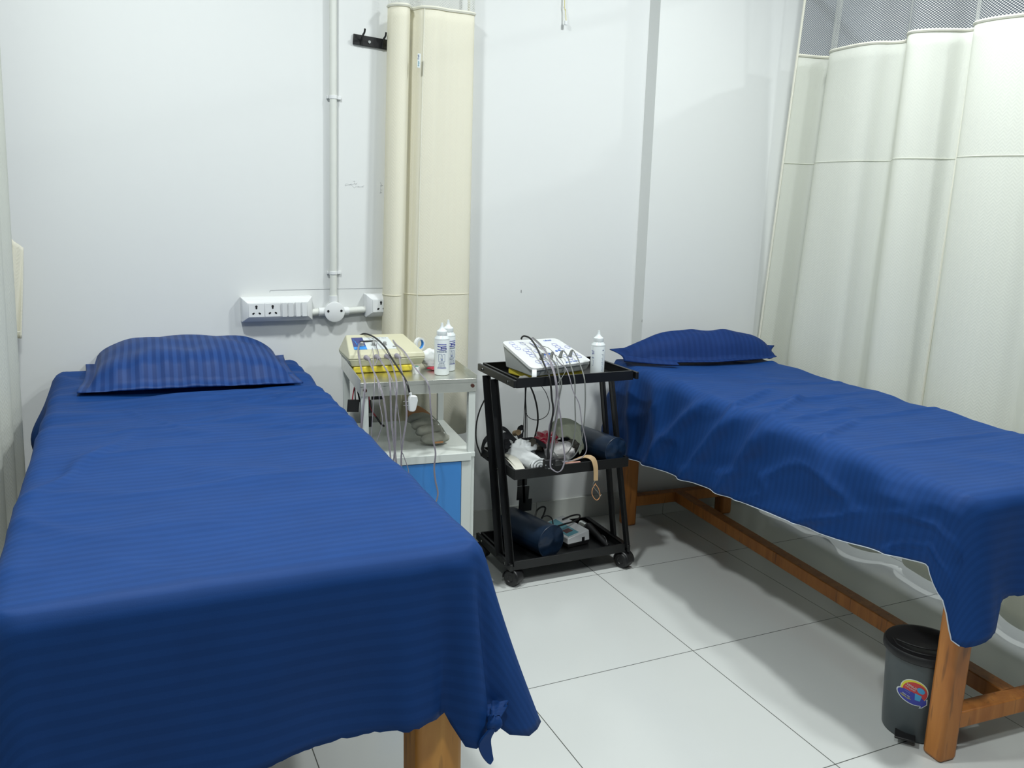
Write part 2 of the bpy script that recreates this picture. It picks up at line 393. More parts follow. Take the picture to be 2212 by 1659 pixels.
# ------------------------------------------------------------------ cloth sheet over a bed
def crease(x, y, seed, w_=.05):
    n = noise.noise(Vector((x+.35*noise.noise(Vector((x*1.3, y*.8, seed))), y, seed)))
    return math.exp(-(n/w_)**2)
def make_sheet(name, label, cat, cx, cy, rot, wd, ln, zt, drop, flare, ripple, top_fn, m, fray=None, seed=0):
    """perimeter coordinate s: 0..1 left side head->foot, 1..2 foot side left->right, 2..3 right side foot->head, 3..4 head side"""
    ux = Vector((math.cos(rot), math.sin(rot), 0)); uy = Vector((-math.sin(rot), math.cos(rot), 0)); ctr = Vector((cx, cy, 0))
    nx, ny = 84, 210; hw, hl, R = wd/2, ln/2, .05
    def top(i, j): return (-hw+wd*i/nx, -hl+ln*j/ny)
    vs = []; uv = []; fs = []
    def round_pt(x, y):
        qx = max(-hw+R, min(hw-R, x)); qy = max(-hl+R, min(hl-R, y)); d = Vector((x-qx, y-qy))
        if d.length < 1e-9: return x, y, None
        # keep boundary points on the rounded rectangle
        n = d.normalized(); onb = (abs(abs(x)-hw) < 1e-6 or abs(abs(y)-hl) < 1e-6)
        if abs(x-qx) > 1e-9 and abs(y-qy) > 1e-9:
            mxx = max(abs(x-qx), abs(y-qy)); x, y = qx+n.x*mxx, qy+n.y*mxx
        return x, y, n if onb else None
    for j in range(ny+1):
        for i in range(nx+1):
            x, y = top(i, j); X, Y, _ = round_pt(x, y)
            e = min(hw-abs(X), hl-abs(Y)); ee = max(0, 1-e/.03); zed = -.012*ee*ee
            z = zt+zed+top_fn(X, Y)
            vs.append(ctr+ux*X+uy*Y+Vector((0, 0, z))); uv.append((X+hw, Y))
    for j in range(ny):
        for i in range(nx):
            a = j*(nx+1)+i; fs.append((a, a+1, a+nx+2, a+nx+1))
    idx = [(0, j) for j in range(ny, 0, -1)]+[(i, 0) for i in range(0, nx)]+[(nx, j) for j in range(0, ny)]+[(i, ny) for i in range(nx, 0, -1)]
    S = [1-j/ny for (i, j) in idx[:ny]]+[1+i/nx for i in range(nx)]+[2+j/ny for j in range(ny)]+[3+(nx-i)/nx for i in range(nx, 0, -1)]
    nb = len(idx); K = 22; prev = [j*(nx+1)+i for i, j in idx]; hem = []; random.seed(seed)
    for k in range(1, K+1):
        v = k/K; cur = []
        for q, (i, j) in enumerate(idx):
            x, y = top(i, j); X, Y, n = round_pt(x, y)
            s = S[q]; dr = lerp(drop, s); fl = lerp(flare, s)
            n = Vector((n.x, n.y))
            zz = top_fn(X, Y)
            drr = dr
            if fray and k == K and fray[0] <= s <= fray[1]: drr += random.uniform(-.0022, .0026)
            d = v*drr
            out = .012*(1-math.exp(-d/.012))+fl*(v**1.25)
            rp = ripple(s, v)
            z = zt-.012-d*(1-.0*v)+zz*(1-v)
            P = ctr+ux*(X+n.x*(out+rp))+uy*(Y+n.y*(out+rp))+Vector((0, 0, z))
            vs.append(P); cur.append(len(vs)-1)
            bx = -1 if s < 1 or (s > 2.0 and s < 3 and False) else 0
            uv.append((X+hw+n.x*d, Y+n.y*d))
            if k == K: hem.append((s, P))
        for q in range(nb):
            fs.append((prev[q], prev[(q+1) % nb], cur[(q+1) % nb], cur[q]))
        prev = cur
    mb = MB(); mb.v = vs; mb.f = fs; mb.uv = uv
    o = mb.build(name, m, None, smooth=True, autos=False, solid=.0015)
    tag(o, label, cat)
    return o, hem

# ---- left bed
LX0, LX1, LYF, LYH, LZ = -1.775, -1.010, -1.285, .515, .782
lcx, lcy = (LX0+LX1)/2, (LYF+LYH)/2
def bed(name, label, cx, cy, rot, wd, ln, ztop, lw, m, inx, iny, str_z, mz):
    t = thing(name, label, 'treatment bed', (cx, cy, 0), rot)
    Mx = Matrix.Translation((cx, cy, 0)) @ Matrix.Rotation(rot, 4, 'Z')
    def P(x, y, z): return Mx @ Vector((x, y, z))
    X, Y = wd/2-inx, ln/2-iny; zf = ztop-mz
    for sx in (-1, 1):
        for sy in (-1, 1):
            mb = MB(); mb.box(P(sx*X, sy*Y, (zf-.0)/2), (lw, lw, zf), rz=rot); mb.build('leg', m, t, bevel=.010, seg=2)
    mb = MB()
    for sy in (-1, 1): mb.box(P(0, sy*Y, zf-.05), (2*X-lw, .03, .08), rz=rot)
    for sx in (-1, 1): mb.box(P(sx*X, 0, zf-.05), (.03, 2*Y-lw, .08), rz=rot)
    mb.build('frame', m, t, bevel=.002)
    for sy in (-1, 1):
        MB().box(P(0, sy*Y, str_z), (2*X-lw+.01, .045, .046), rz=rot).build('cross_stretcher', m, t, bevel=.003)
    MB().box(P(0, 0, str_z), (.048, 2*Y-.03, .046), rz=rot).build('long_stretcher', m, t, bevel=.003)
    MB().box(P(0, 0, ztop-mz/2-.012), (wd-.03, ln-.03, mz-.024), rz=rot).build('mattress', M_mattr, t, bevel=.02, seg=3)
    return t
bed('treatment_bed', 'wooden treatment bed under the blue striped sheet nearest the viewer, left of the steel cabinet', lcx, lcy, 0, LX1-LX0, LYH-LYF, LZ, .09, M_wood, .075, .06, .11, .06)
def left_top(x, y):
    z = 0
    # soft wrinkles running across, denser near the head right side
    a = max(0, min(1, (y+.2)/.7)); r = max(0, min(1, (x+.35)/.6))
    z += .009*nz(x*2.2+3, y*11, 1)*(.35+a)
    z += .016*a*r*(nz(x*2.6-y*2.5, y*15+x*5, 7))
    z += .003*nz(x*5, y*5, 4)
    for (px, py, ang, L, wdt, h) in ((.10, .10, .12, .34, .012, .004), (.02, -.12, .10, .28, .014, .004), (.2, .28, -.25, .22, .010, .006), (.16, .36, -.2, .2, .010, .006), (-.12, .18, -1.1, .16, .012, .004), (.05, -.42, .06, .3, .016, .003), (.25, -.02, -.35, .14, .010, .005)):
        dx, dy = x-px, y-py; c, s_ = math.cos(ang), math.sin(ang); a1 = dx*c+dy*s_; b1 = -dx*s_+dy*c
        z += h*math.exp(-(a1/L)**4-(b1/wdt)**2)
    z = z*1.5+.011*(.25+1.2*a*(.35+r))*crease(x*1.6-y*.5, y*5.5+x*1.2, 3.3, .15)*(.3+max(0, nz(x*2, y*2, 8))*2)
    z += .008*crease(x*3.2, y*3.0+x, 6.1, .11)*max(0, nz(x*1.5, y*1.5, 2)+.1)*2
    return z
def left_rip(s, v):
    r = .004*v*nz(s*9, v*2, 3)
    if 1 <= s <= 2:
        r += .012*v*math.sin((s-1)*16+1)*.5*(.4+v)
        r += .028*math.exp(-((s-1.945)/.022)**2)*v-.030*math.exp(-((s-1.98)/.014)**2)*v-.014*math.exp(-((s-1.89)/.02)**2)*v+.012*math.exp(-((s-1.80)/.04)**2)*v
    r += .030*math.exp(-((s-2.02)/.012)**2)*v
    if s < .98: r += .02*v*math.sin(s*21)
    if 2.04 < s < 3: r += .012*v*math.sin(s*30)
    if 0 < s < .22: r += .05*math.exp(-((v-.5)/.3)**2)*math.exp(-((s-.1)/.06)**2)
    return r
L_drop = [(0, .30), (.3, .33), (.9, .40), (1.0, .46), (1.06, .44), (1.18, .36), (1.38, .315), (1.6, .30), (1.75, .292), (1.895, .290), (1.915, .325), (1.935, .345), (1.95, .335), (1.97, .315), (1.985, .325), (2.0, .355), (2.01, .37), (2.02, .372), (2.04, .32), (2.1, .28), (2.5, .27), (3, .30), (3.5, .2), (4, .3)]
L_flare = [(0, .01), (.9, .02), (1.0, .05), (1.1, .02), (1.7, .012), (1.88, .02), (1.95, .04), (2.0, .075), (2.02, .088), (2.05, .05), (2.15, .015), (3, .0), (3.01, .004), (3.99, .004), (4, .0)]
sheetL, hemL = make_sheet('bed_sheet', 'blue satin striped sheet on the left bed, tied in a knot at its corner', 'bed sheet', lcx, lcy, 0, LX1-LX0, LYH-LYF, LZ, L_drop, L_flare, left_rip, left_top, M_sheet, (1, 2.02), 3)
# knot and tail at the foot right corner
kp = W(1066, 1562, y=-1.352)
mb = MB(); 
def knot(u, v):
    a, b = 2*PI*u, PI*v; r = 1+.25*math.sin(3*a+2*b)+.18*nz(a*1.2, b*2, 2)
    return kp+Vector((.013*r*math.sin(b)*math.cos(a), .012*r*math.sin(b)*math.sin(a), .013*r*math.cos(b)))
mb.grid(24, 14, knot, lambda u, v: (u*.1, v*.08)); kn = mb.build('knot', M_sheet, sheetL, smooth=True, autos=False)
tp = [W(1066, 1568, y=-1.357), W(1058, 1582, y=-1.360), W(1047, 1602, y=-1.360), W(1052, 1628, y=-1.357), W(1061, 1647, y=-1.355)]
tp = smooth_path(tp, 5); ws = [.005+.020*math.sin(PI*min(1, .10+i/len(tp)*.92))**.8 for i in range(len(tp))]
MB().ribbon(tp, [(wv, .006, .002) for wv in ws], .004).build('knot_tail', M_sheet, sheetL, smooth=True)
mb = MB()
def gather(u, v):   # gathered cone of cloth pulled into the knot
    a = 2*PI*u; r = .007+.013*v; r *= 1+.28*math.sin(5*a)
    p = kp+(W(1074, 1522, y=-1.325)-kp)*v; return p+Vector((r*math.cos(a), r*math.sin(a)*.6, 0))
mb.grid(30, 8, gather, lambda u, v: (u*.1, v*.1)); mb.build('gathered_fold', M_sheet, sheetL, smooth=True, autos=False)
MB().tube([p for s, p in hemL if 2.03 <= s <= 2.97], .0016, 5).build('hem_stitching', M_stitch, sheetL)

# ---- right bed
RROT = math.radians(-3.6); rcx, rcy = .575, -.450; RW, RL, RZ = .665, 1.80, .728
bed('treatment_bed', 'low wooden treatment bed beside the white curtain, pedal bin at its foot', rcx, rcy, RROT, RW, RL, RZ, .058, M_wood2, .0875, .057, .108, .05)
def ridge(x, y, px, py, ang, L, wdt, h):
    dx, dy = x-px, y-py; c, s_ = math.cos(ang), math.sin(ang); a1 = dx*c+dy*s_; b1 = -dx*s_+dy*c
    return h*math.exp(-(a1/L)**4-(b1/wdt)**2)
R_RIDGES = [(-.22, .10, .5, .18, .012, .010), (-.18, -.05, .6, .16, .012, .010), (-.05, .02, .15, .26, .013, .007), (.05, -.22, .10, .28, .013, .006), (-.2, -.32, .5, .14, .012, .009), (.0, -.50, .05, .3, .014, .005), (.12, .28, -.1, .2, .012, .004), (-.1, -.15, .25, .2, .01, .006)]
def right_top(x, y):
    z = .004*nz(x*2.5+8, y*9, 2)+.0025*nz(x*6, y*6, 9)+.006*max(0, .3-abs(y))*nz(x*5, y*12, 5)*3
    for q in R_RIDGES: z += ridge(x, y, *q)
    return z*1.6+.011*crease(x*2.2-y*1.6, y*4.0+x*2, 5.2, .13)*(.3+max(0, nz(x*2, y*2, 1))*2)
def right_rip(s, v):
    r = 0
    if s < 1:
        Y = .9-1.8*s
        r += .016*v*nz(s*9+v*2.5, v*2.2, 3)+.008*crease(s*7+v*2.2, v*2.2-s*2, 9.4, .12)*min(1, v*2.5)
        # diagonal folds coming down from the top edge
        for (c0, sl, wd_, h) in ((.40, -.16, .022, .020), (.50, -.12, .020, .018), (.60, -.10, .022, .016), (.74, .03, .03, .010), (.22, .06, .03, .012), (.12, .04, .02, .014), (.88, .02, .03, .012)):
            cc = c0+sl*v; r += 1.9*h*math.exp(-((s-cc)/wd_)**2)*min(1, .25+v*3)*(1-.35*v)
        r += .02*v*math.exp(-((s-.05)/.05)**2)
    if 1 < s < 2: r += .015*v*math.sin((s-1)*22)
    if s > 2: r += .008*v*math.sin(s*26)
    return r
R_drop = [(0, .34), (.03, .345), (.10, .345), (.17, .335), (.32, .305), (.5, .275), (.66, .250), (.8, .225), (.93, .185), (.965, .175), (.985, .24), (1.0, .335), (1.03, .345), (1.09, .32), (1.14, .315), (1.17, .25), (1.3, .245), (2, .30), (2.5, .24), (3, .3), (3.5, .22), (4, .34)]
R_flare = [(0, .015), (.2, .030), (.6, .035), (.94, .02), (1.0, .030), (1.1, .03), (1.3, .015), (2, .03), (2.2, .01), (2.5, .012), (2.75, .03), (2.9, .02), (3, .0), (3.01, .004), (3.99, .004), (4, .004)]
sheetR, hemR = make_sheet('bed_sheet', 'blue sheet with white stitched edge draped over the right bed beside the white curtain', 'bed sheet', rcx, rcy, RROT, RW, RL, RZ, R_drop, R_flare, right_rip, right_top, M_sheet, (1.03, 2), 5)
MB().tube([p for s, p in hemR if 0 <= s <= 1.03], .0017, 5).build('hem_stitching', M_stitch, sheetR)

# ------------------------------------------------------------------ pillows
def pillow(name, label, cor, th, m, wr=1, lift=0, fl=.03, seed=1, ex=3.2, ep=.47, bulge=0):
    """cor: 4 corners FL, FR, BR, BL of the resting outline"""
    FL, FR, BR, BL = [Vector(c) for c in cor]; mb = MB()
    lx = (FR-FL).length; ly = (BL-FL).length
    def prof(u, v):
        e = lambda t: max(0, 1-abs(2*t-1)**ex)
        fu = min(u, 1-u)*lx; fv = min(v, 1-v)*ly
        uu = max(0, min(1, (u*lx-fl)/(lx-2*fl))); vv = max(0, min(1, (v*ly-fl)/(ly-2*fl)))
        return (e(uu)**ep)*(e(vv)**ep)
    def fn(side):
        def g(u, v):
            # edges pulled in between corners
            bu = 1-.035*math.sin(PI*u); bv = 1-.05*math.sin(PI*v)
            U = .5+(u-.5)*bv; V = .5+(v-.5)*bu
            p = (FL*(1-U)+FR*U)*(1-V)+(BL*(1-U)+BR*U)*V
            p.y -= bulge*math.sin(PI*u)**.8*(1-v)-bulge*.35*math.sin(PI*u)*v
            h = prof(u, v); wz = .006*wr*nz(u*7+seed, v*4, seed)*(.3+h)+.005*wr*math.sin(u*28+3*v)*math.exp(-((v-.12)/.10)**2)*nz(u*9, v, seed+4)*3
            if side: return p+Vector((0, 0, .004+h*th+wz+.006*nz(u*5, v*5, seed+9)))
            return p+Vector((0, 0, .0-h*.006))
        return g
    mb.grid(70, 34, fn(1), lambda u, v: (u*lx, v*ly))
    n0 = len(mb.v); mb.grid(70, 34, fn(0), lambda u, v: (u*lx, v*ly))
    # stitch the rims
    nu, nv = 70, 34; rim = [i for i in range(nu+1)]+[j*(nu+1)+nu for j in range(1, nv+1)]+[nv*(nu+1)+i for i in range(nu-1, -1, -1)]+[j*(nu+1) for j in range(nv-1, 0, -1)]
    for a, b in zip(rim, rim[1:]+rim[:1]): mb.f.append((a, b, b+n0, a+n0))
    o = mb.build(name, m, None, smooth=True, autos=False); tag(o, label, 'pillow', 'blue pillows at the bed heads'); return o
pl = pillow('pillow', 'blue pillow with satin stripes lying across the head of the left bed', [W(166, 850, z=.795), W(655, 828, z=.793), W(612, 762, z=.800), W(180, 774, z=.800)], .10, M_pil, 1, seed=2)
pr_ = pillow('pillow', 'dark blue pillow with open flap at the head of the right bed by the wall', [(.275, .33, .742), (.955, .205, .748), (1.035, .315, .772), (.262, .425, .775)], .098, M_pil2, 1.2, seed=6, ex=2.2, ep=.62, fl=.014, bulge=.075)
def flap(u, v):
    a = Vector((.272, .325, .745)); b = Vector((.45, .195, .742)); p = a+(b-a)*u
    return p+Vector((-.0, -.016*math.sin(PI*u), 0))+Vector((0, .02, .022-.012*u))*v
MB().grid(20, 4, flap, lambda u, v: (u*.2, v*.03)).build('pillowcase_flap', M_pil2, pr_, smooth=True, solid=.003)

# ------------------------------------------------------------------ curtains
def curtain(name, label, path, z0, z1, znet, m, folds=None, netm=M_net, lean=None, hemv=True, ztopband=.02, seams=()):
    t = thing(name, label, 'curtain', (path[0][0], path[0][1], 0))
    P = smooth_path([Vector((a, b, 0)) for a, b in path], 14)
    L = [0]
    for a, b in zip(P, P[1:]): L.append(L[-1]+(b-a).length)
    n = len(P)-1
    def at(i, z):
        p = P[i].copy()
        if lean: dx, dy, k = lean(L[i]/L[-1], z); p.x = p.x*k+dx if k != 1 else p.x+dx; p.y += dy
        p.z = z; return p
    def panel(za, zb, mm, nm, nvv):
        mb = MB()
        mb.grid(n, nvv, lambda u, v: at(round(u*n), za+(zb-za)*v), lambda u, v: (L[round(u*n)], za+(zb-za)*v))
        return mb.build(nm, mm, t, smooth=True, autos=False, solid=(.0012 if mm is not M_net else 0))
    panel(z0, znet, m, 'cloth_panel', 40)
    if z1 > znet: panel(znet, z1, netm, 'net_panel', 8)
    # bindings
    mb = MB(); zc = [znet] if z1 > znet else []
    for zz in zc: mb.tube([at(i, zz)+Vector((0, -.001, 0)) for i in range(n+1)], .006, 6)
    mb.tube([at(0, z0+(z1-z0)*k/30)+Vector((-.001, 0, 0)) for k in range(31)], .005, 6)
    mb.build('edge_binding', M_hem, t)
    for zz in seams: MB().tube([at(i, zz)+Vector((-.002, -.002, 0)) for i in range(n+1)], .0016, 5).build('crease', m, t)
    return t, at, P, L
RC0 = [(1.020, .33), (1.09, .325), (1.19, .31), (1.205, .27), (1.13, .235), (1.072, .19), (1.048, .11), (1.045, .02), (1.075, -.04), (1.150, -.075), (1.175, -.12), (1.09, -.175), (1.0, -.225), (.985, -.265), (1.03, -.305), (1.11, -.34), (1.19, -.37), (1.185, -.41), (1.11, -.435), (1.05, -.475), (1.045, -.55), (1.09, -.63), (1.15, -.70), (1.14, -.76), (1.06, -.82), (1.02, -.90), (1.05, -1.0), (1.13, -1.06), (1.12, -1.15), (1.03, -1.22), (1.04, -1.34), (1.12, -1.42), (1.08, -1.52)]
def rlean(s, z):
    k = (1.98-z)
    return (.012*k*math.sin(s*40), .07*k*(1-s)**3, 1)
RC = [(1.085+(a_-1.085)*(.62 if b_ < .2 else .8), b_) for a_, b_ in RC0]
ct, at_, P_, L_ = curtain('curtain', 'ivory hospital curtain with net top hanging beside the right bed', RC, .045, 2.32, 1.985, M_white_c, lean=rlean, seams=(1.555,))
# vertical selvage seam joining two widths
iS = min(range(len(P_)), key=lambda i: (P_[i]-Vector((1.165, -.40, 0))).length)
MB().tube([at_(iS, .045+(1.985-.045)*k/40)+Vector((-.006, -.006, 0)) for k in range(41)], .0045, 6).build('vertical_seam', M_hem, ct)
# centre curtain bunched against the wall
CC = [(-.352, .505), (-.345, .47), (-.375, .455), (-.45, .452), (-.50, .44), (-.545, .452), (-.562, .485), (-.575, .50), (-.588, .47), (-.605, .45), (-.63, .452), (-.652, .475), (-.655, .51)]
def clean(s, z):
    k = (2.0-z)/1.1
    return (-.018*k+(-.030*k*(s-.35) if s < .6 else -.012*k), -.012*k*math.sin(s*9), 1)
cc, atc, Pc, Lc = curtain('curtain', 'cream curtain gathered against the wall behind the steel cabinet', CC, .47, 2.32, 2.022, M_cream, lean=clean, seams=(1.02,))
iC = min(range(len(Pc)), key=lambda i: (Pc[i]-Vector((-.545, .452, 0))).length)
MB().tube([atc(iC, .47+(2.022-.47)*k/40)+Vector((.004, -.004, 0)) for k in range(41)], .0022, 6).build('vertical_seam', M_hem, cc)
tgc = W(905, 131, y=.425)
tl = MB().box(tgc, (.011, .002, .047), M=Matrix.Rotation(.05, 3, 'Y')).build('brand_tag', M_lab3, cc, bevel=.0003)
Mt = Matrix.Translation(tgc+Vector((.0, -.0016, 0))) @ Matrix.Rotation(PI/2, 4, 'Z').inverted() @ Matrix.Identity(4)
def face_cam(pos, rz=0, tilt=0, roll=0):   # text plane facing -y, turned by rz
    return Matrix.Translation(pos) @ Matrix.Rotation(rz, 4, 'Z') @ Matrix.Rotation(PI/2, 4, 'X') @ Matrix.Rotation(roll, 4, 'Z')
text_mesh('tag_lettering', 'drape', .008, M_teal, cc, face_cam(tgc+Vector((-.002, -.0016, -.010)), roll=PI/2))
text_mesh('tag_lettering', 'Kraft', .008, M_ink2, cc, face_cam(tgc+Vector((-.002, -.0016, .012)), roll=PI/2))
# left curtain seen almost edge-on
LC = [(-1.858, .36), (-1.835, .30), (-1.862, .2), (-1.84, .1), (-1.868, 0), (-1.845, -.12), (-1.872, -.25), (-1.84, -.4), (-1.875, -.55), (-1.85, -.7), (-1.885, -.9), (-1.86, -1.1), (-1.89, -1.3), (-1.87, -1.5)]
curtain('curtain', 'pale curtain seen edge on at the far left beside the left bed', LC, .12, 2.32, 2.1, M_white_c, lean=lambda s, z: (-.055*(1.6-z)*.6, 0, 1))
a, b, c_, d_ = W(22, 514, y=.44), W(50, 536, y=.44), W(46, 731, y=.44), W(12, 733, y=.44)
mb = MB(); mb.grid(10, 24, lambda u, v: (a*(1-u)+b*u)*(1-v)+(d_*(1-u)+c_*u)*v+Vector((0, -.010*math.sin(u*5+1.5*v), 0)), lambda u, v: (u*.05, v*.3))
hc = mb.build('hanging_cloth', M_cream, None, smooth=True, solid=.004); tag(hc, 'narrow cream cloth end with sewn hem hanging between the left curtain and the wall', 'cloth')
MB().tube([c_+(d_-c_)*t/6+Vector((0, -.010, .022)) for t in range(7)], .0018, 5).build('hem_seam', M_hem, hc)
# curtain rails near the ceiling (carry the curtains)
def rail_(label, c, d, hang):
    t = thing('curtain_rail', label, 'curtain rail', c, group='white curtain rails')
    MB().box(c, d).build('track', M_pipe, t, bevel=.003)
    for (x, y) in hang: MB().cyl((x, y, c[2]+.012), (x, y, CEIL), .005, 10).build('hanger', M_pipe, t)
rail_('long white curtain rail carrying the ivory curtain by the right bed', (1.085, -.56, 2.335), (.028, 2.02, .024), ((1.085, .3), (1.085, -1.4)))
rail_('short white curtain rail carrying the cream curtain at the wall', (-.5, .485, 2.335), (.42, .028, .024), ((-.65, .485), (-.35, .485)))
rail_('long white curtain rail carrying the pale curtain left of the left bed', (-1.86, -.57, 2.335), (.028, 2.1, .024), ((-1.86, .3), (-1.86, -1.5)))
for (u, v, y, LB) in ((1387, 693, YC, 'small dark chip in the paint of the wall column edge above the right pillow'), (1126, 629, YL, 'tiny dark chip in the wall above the black trolley')):
    p = W(u, v, y=y-.001); q = MB().box(p, (.003, .002, .011)); tag(q.build('paint_chip', M_grey, None, bevel=.0008), LB, 'paint chip')

# ------------------------------------------------------------------ wall fittings
def socket_board(label, x0, x1, zb, ztp, modules):
    t = thing('socket_board', label, 'power socket', ((x0+x1)/2, YL, zb), group=None)
    cx, cz, wd, ht = (x0+x1)/2, (zb+ztp)/2, x1-x0, ztp-zb
    mb = MB()
    def rect(w_, h_, y): return [Vector((cx-w_/2, y, cz-h_/2)), Vector((cx+w_/2, y, cz-h_/2)), Vector((cx+w_/2, y, cz+h_/2)), Vector((cx-w_/2, y, cz+h_/2))]
    A = rect(wd, ht, YL); B = rect(wd, ht, YL-.030); D = rect(wd-.008, ht-.008, YL-.036); E_ = rect(wd-.036, ht-.034, YL-.048); F = rect(wd-.036, ht-.034, YL-.045)
    rings = [A, B, D, E_]; vs = sum(rings, []); fs = []
    for k in range(3):
        for i in range(4): fs.append((k*4+i, k*4+(i+1) % 4, (k+1)*4+(i+1) % 4, (k+1)*4+i))
    fs.append((12, 13, 14, 15)); fs.append((3, 2, 1, 0)); mb.add(vs, fs); mb.build('housing', M_plast, t, bevel=.0015)
    yf = YL-.048; inner = wd-.040; x = cx-inner/2
    for kind, frac in modules:
        w_ = inner*frac
        mx_ = x+w_/2
        pl_ = MB().box((mx_, yf-.001, cz), (w_-.002, .003, ht-.038)).build('socket_plate' if kind == 's' else 'switch_plate', M_plast, t, bevel=.0008)
        if kind == 's':
            hb = MB()
            hb.cyl((mx_, yf-.0022, cz+.0135), (mx_, yf-.0032, cz+.0135), .0042, 14); hb.cyl((mx_, yf-.0022, cz+.0075), (mx_, yf-.0032, cz+.0075), .0032, 14)
            for sx in (-1, 1):
                hb.cyl((mx_+sx*.0115, yf-.0022, cz-.0115), (mx_+sx*.0115, yf-.0032, cz-.0115), .0033, 12); hb.cyl((mx_+sx*.0088, yf-.0022, cz-.0098), (mx_+sx*.0088, yf-.0032, cz-.0098), .0026, 12)
            hb.build('socket_holes', M_hole, pl_)
        if kind in 'ab':
            for sx in (-1, 1):
                Mr = Matrix.Rotation(math.radians(6 if kind == 'a' else 0), 3, 'X')
                MB().box((mx_+sx*w_*.235, yf-.005, cz), (w_*.36, .006, ht*.60), M=Mr).build('rocker_switch', M_plast, pl_, bevel=.001)
        x += w_
    return t
socket_board('long white socket board with two sockets and four switches above the left bed', -1.188, -.942, .930, 1.016, [('s', .27), ('s', .27), ('a', .23), ('b', .23)])
socket_board('small white socket box half hidden behind the cream curtain', -.745, -.640, .934, 1.019, [('s', 1)])
jx, jz = -.862, .957
jb = thing('junction_box', 'round white junction box where the wall conduits meet', 'junction box', (jx, YL, jz))
mb = MB(); mb.lathe([(.0, 0), (.033, 0), (.033, .030), (.037, .031), (.037, .036), (.034, .0375), (0, .038)], (jx, YL, jz), 36, Matrix.Rotation(PI/2, 3, 'X')); mb.build('round_cover', M_plast, jb)
for sx in (-1, 1): MB().cyl((jx+sx*.024, YL-.0375, jz+.004), (jx+sx*.024, YL-.039, jz+.004), .0042, 14).build('screw_hole', M_hole, jb)
for a_, b_ in (((jx-.055, jz), (jx-.03, jz)), ((jx+.03, jz), (jx+.055, jz)), ((jx, jz+.03), (jx, jz+.058))):
    MB().cyl((a_[0], YL-.017, a_[1]), (b_[0], YL-.017, b_[1]), .0155, 20).build('spigot', M_plast, jb)
def conduit(label, a, b, clamps=()):
    t = thing('conduit_pipe', label, 'conduit', a, group='white wall conduits')
    MB().cyl(a, b, .0125, 18).build('pipe', M_pipe, t)
    for cz in clamps:
        x = a[0]+(b[0]-a[0])*(cz-a[2])/(b[2]-a[2]); mb = MB(); mb.lathe([(.0145, -.006), (.0145, .006)], (x, a[1], cz), 18, None)
        mb.box((x+.021, YL-.005, cz), (.018, .008, .012)); mb.box((x-.018, YL-.006, cz), (.006, .012, .010)); mb.build('clamp', M_plast, t, bevel=.0008)
    return t
conduit('vertical white conduit running from the ceiling down to the junction box', (jx, YL-.016, jz+.05), (jx+.034, YL-.016, CEIL), (1.098, 1.708))
mb = None
conduit('short horizontal conduit between the long socket board and the junction box', (-.95, YL-.016, jz-.002), (jx-.05, YL-.016, jz))
conduit('short horizontal conduit between the junction box and the small socket box', (jx+.05, YL-.016, jz), (-.735, YL-.016, jz+.004))
ca = MB().tube([(-1.085, YL-.001, 1.03), (-1.083, YL-.001, 1.037), (-1.05, YL-.001, 1.038), (-.66, YL-.001, 1.038)], .0008, 4).build('pencil_line', M_pencil, None); tag(ca, 'thin pencil line on the wall above the socket board', 'pencil mark')
random.seed(11)
for SC, SL in ((((765, 392), (768, 397), (748, 399), (756, 399), (766, 404), (775, 403), (784, 402)), 'faint pencil scribble on the wall between conduit and hook rail'), (((823, 395), (824, 402), (824, 409), (822, 416)), 'faint pencil scribble on the wall beside the cream curtain edge')):
    mb = MB(); allp = []
    for (u, v) in SC:
        p = W(u, v, y=YL-.0005); allp += [p+Vector((random.uniform(-.005, .005), 0, random.uniform(-.004, .004))) for _ in range(5)]
    mb.tube(smooth_path(allp, 3), .0003, 4)
    tag(mb.build('pencil_scribble', M_pencil, None), SL, 'pencil mark')
# hook rail
hr = thing('hook_rail', 'black metal coat hook rail half covered by the cream curtain', 'hook rail', (-.66, YL, 1.9))
MB().bar((-.773, YL-.005, 1.9085), (-.46, YL-.005, 1.886), .008, .034, (0, 0, 1)).build('rail', M_blackm, hr, bevel=.001)
MB().cyl((-.716, YL-.009, 1.903), (-.716, YL-.011, 1.903), .005, 16).build('mounting_screw', M_screw, hr)
for hx, hz_ in ((-.745, 1.9065), (-.670, 1.9015), (-.59, 1.896), (-.51, 1.89)):
    pts = smooth_path([(hx, YL-.010, hz_-.016), (hx, YL-.014, hz_), (hx, YL-.030, hz_+.012), (hx+.002, YL-.045, hz_+.020), (hx+.003, YL-.050, hz_+.032)], 5)
    MB().tube(pts, .0035, 8).build('hook', M_blackm, hr)
# loose wires with connector
wr = thing('loose_wire', 'loose white and yellow wires ending in a clear connector high on the wall', 'wire', (.07, YL-.02, 2.05))
e0 = W(1223, 46, y=YL-.02)
MB().tube(smooth_path([e0+Vector((0, 0, 0)), e0+Vector((-.002, .004, .04)), e0+Vector((-.006, .008, .1)), e0+Vector((-.004, .016, .6)), Vector((e0.x, YL-.004, CEIL))], 8), .0013, 6).build('yellow_wire', M_wirey, wr)
MB().tube(smooth_path([e0+Vector((-.004, 0, 0)), e0+Vector((-.008, .006, .05)), e0+Vector((-.011, .010, .1)), e0+Vector((-.008, .016, .6)), Vector((e0.x-.006, YL-.004, CEIL))], 8), .0013, 6).build('white_wire', M_wirew, wr)
MB().box(e0+Vector((-.001, 0, -.006)), (.011, .008, .016)).build('connector', M_plast, wr, bevel=.0015)

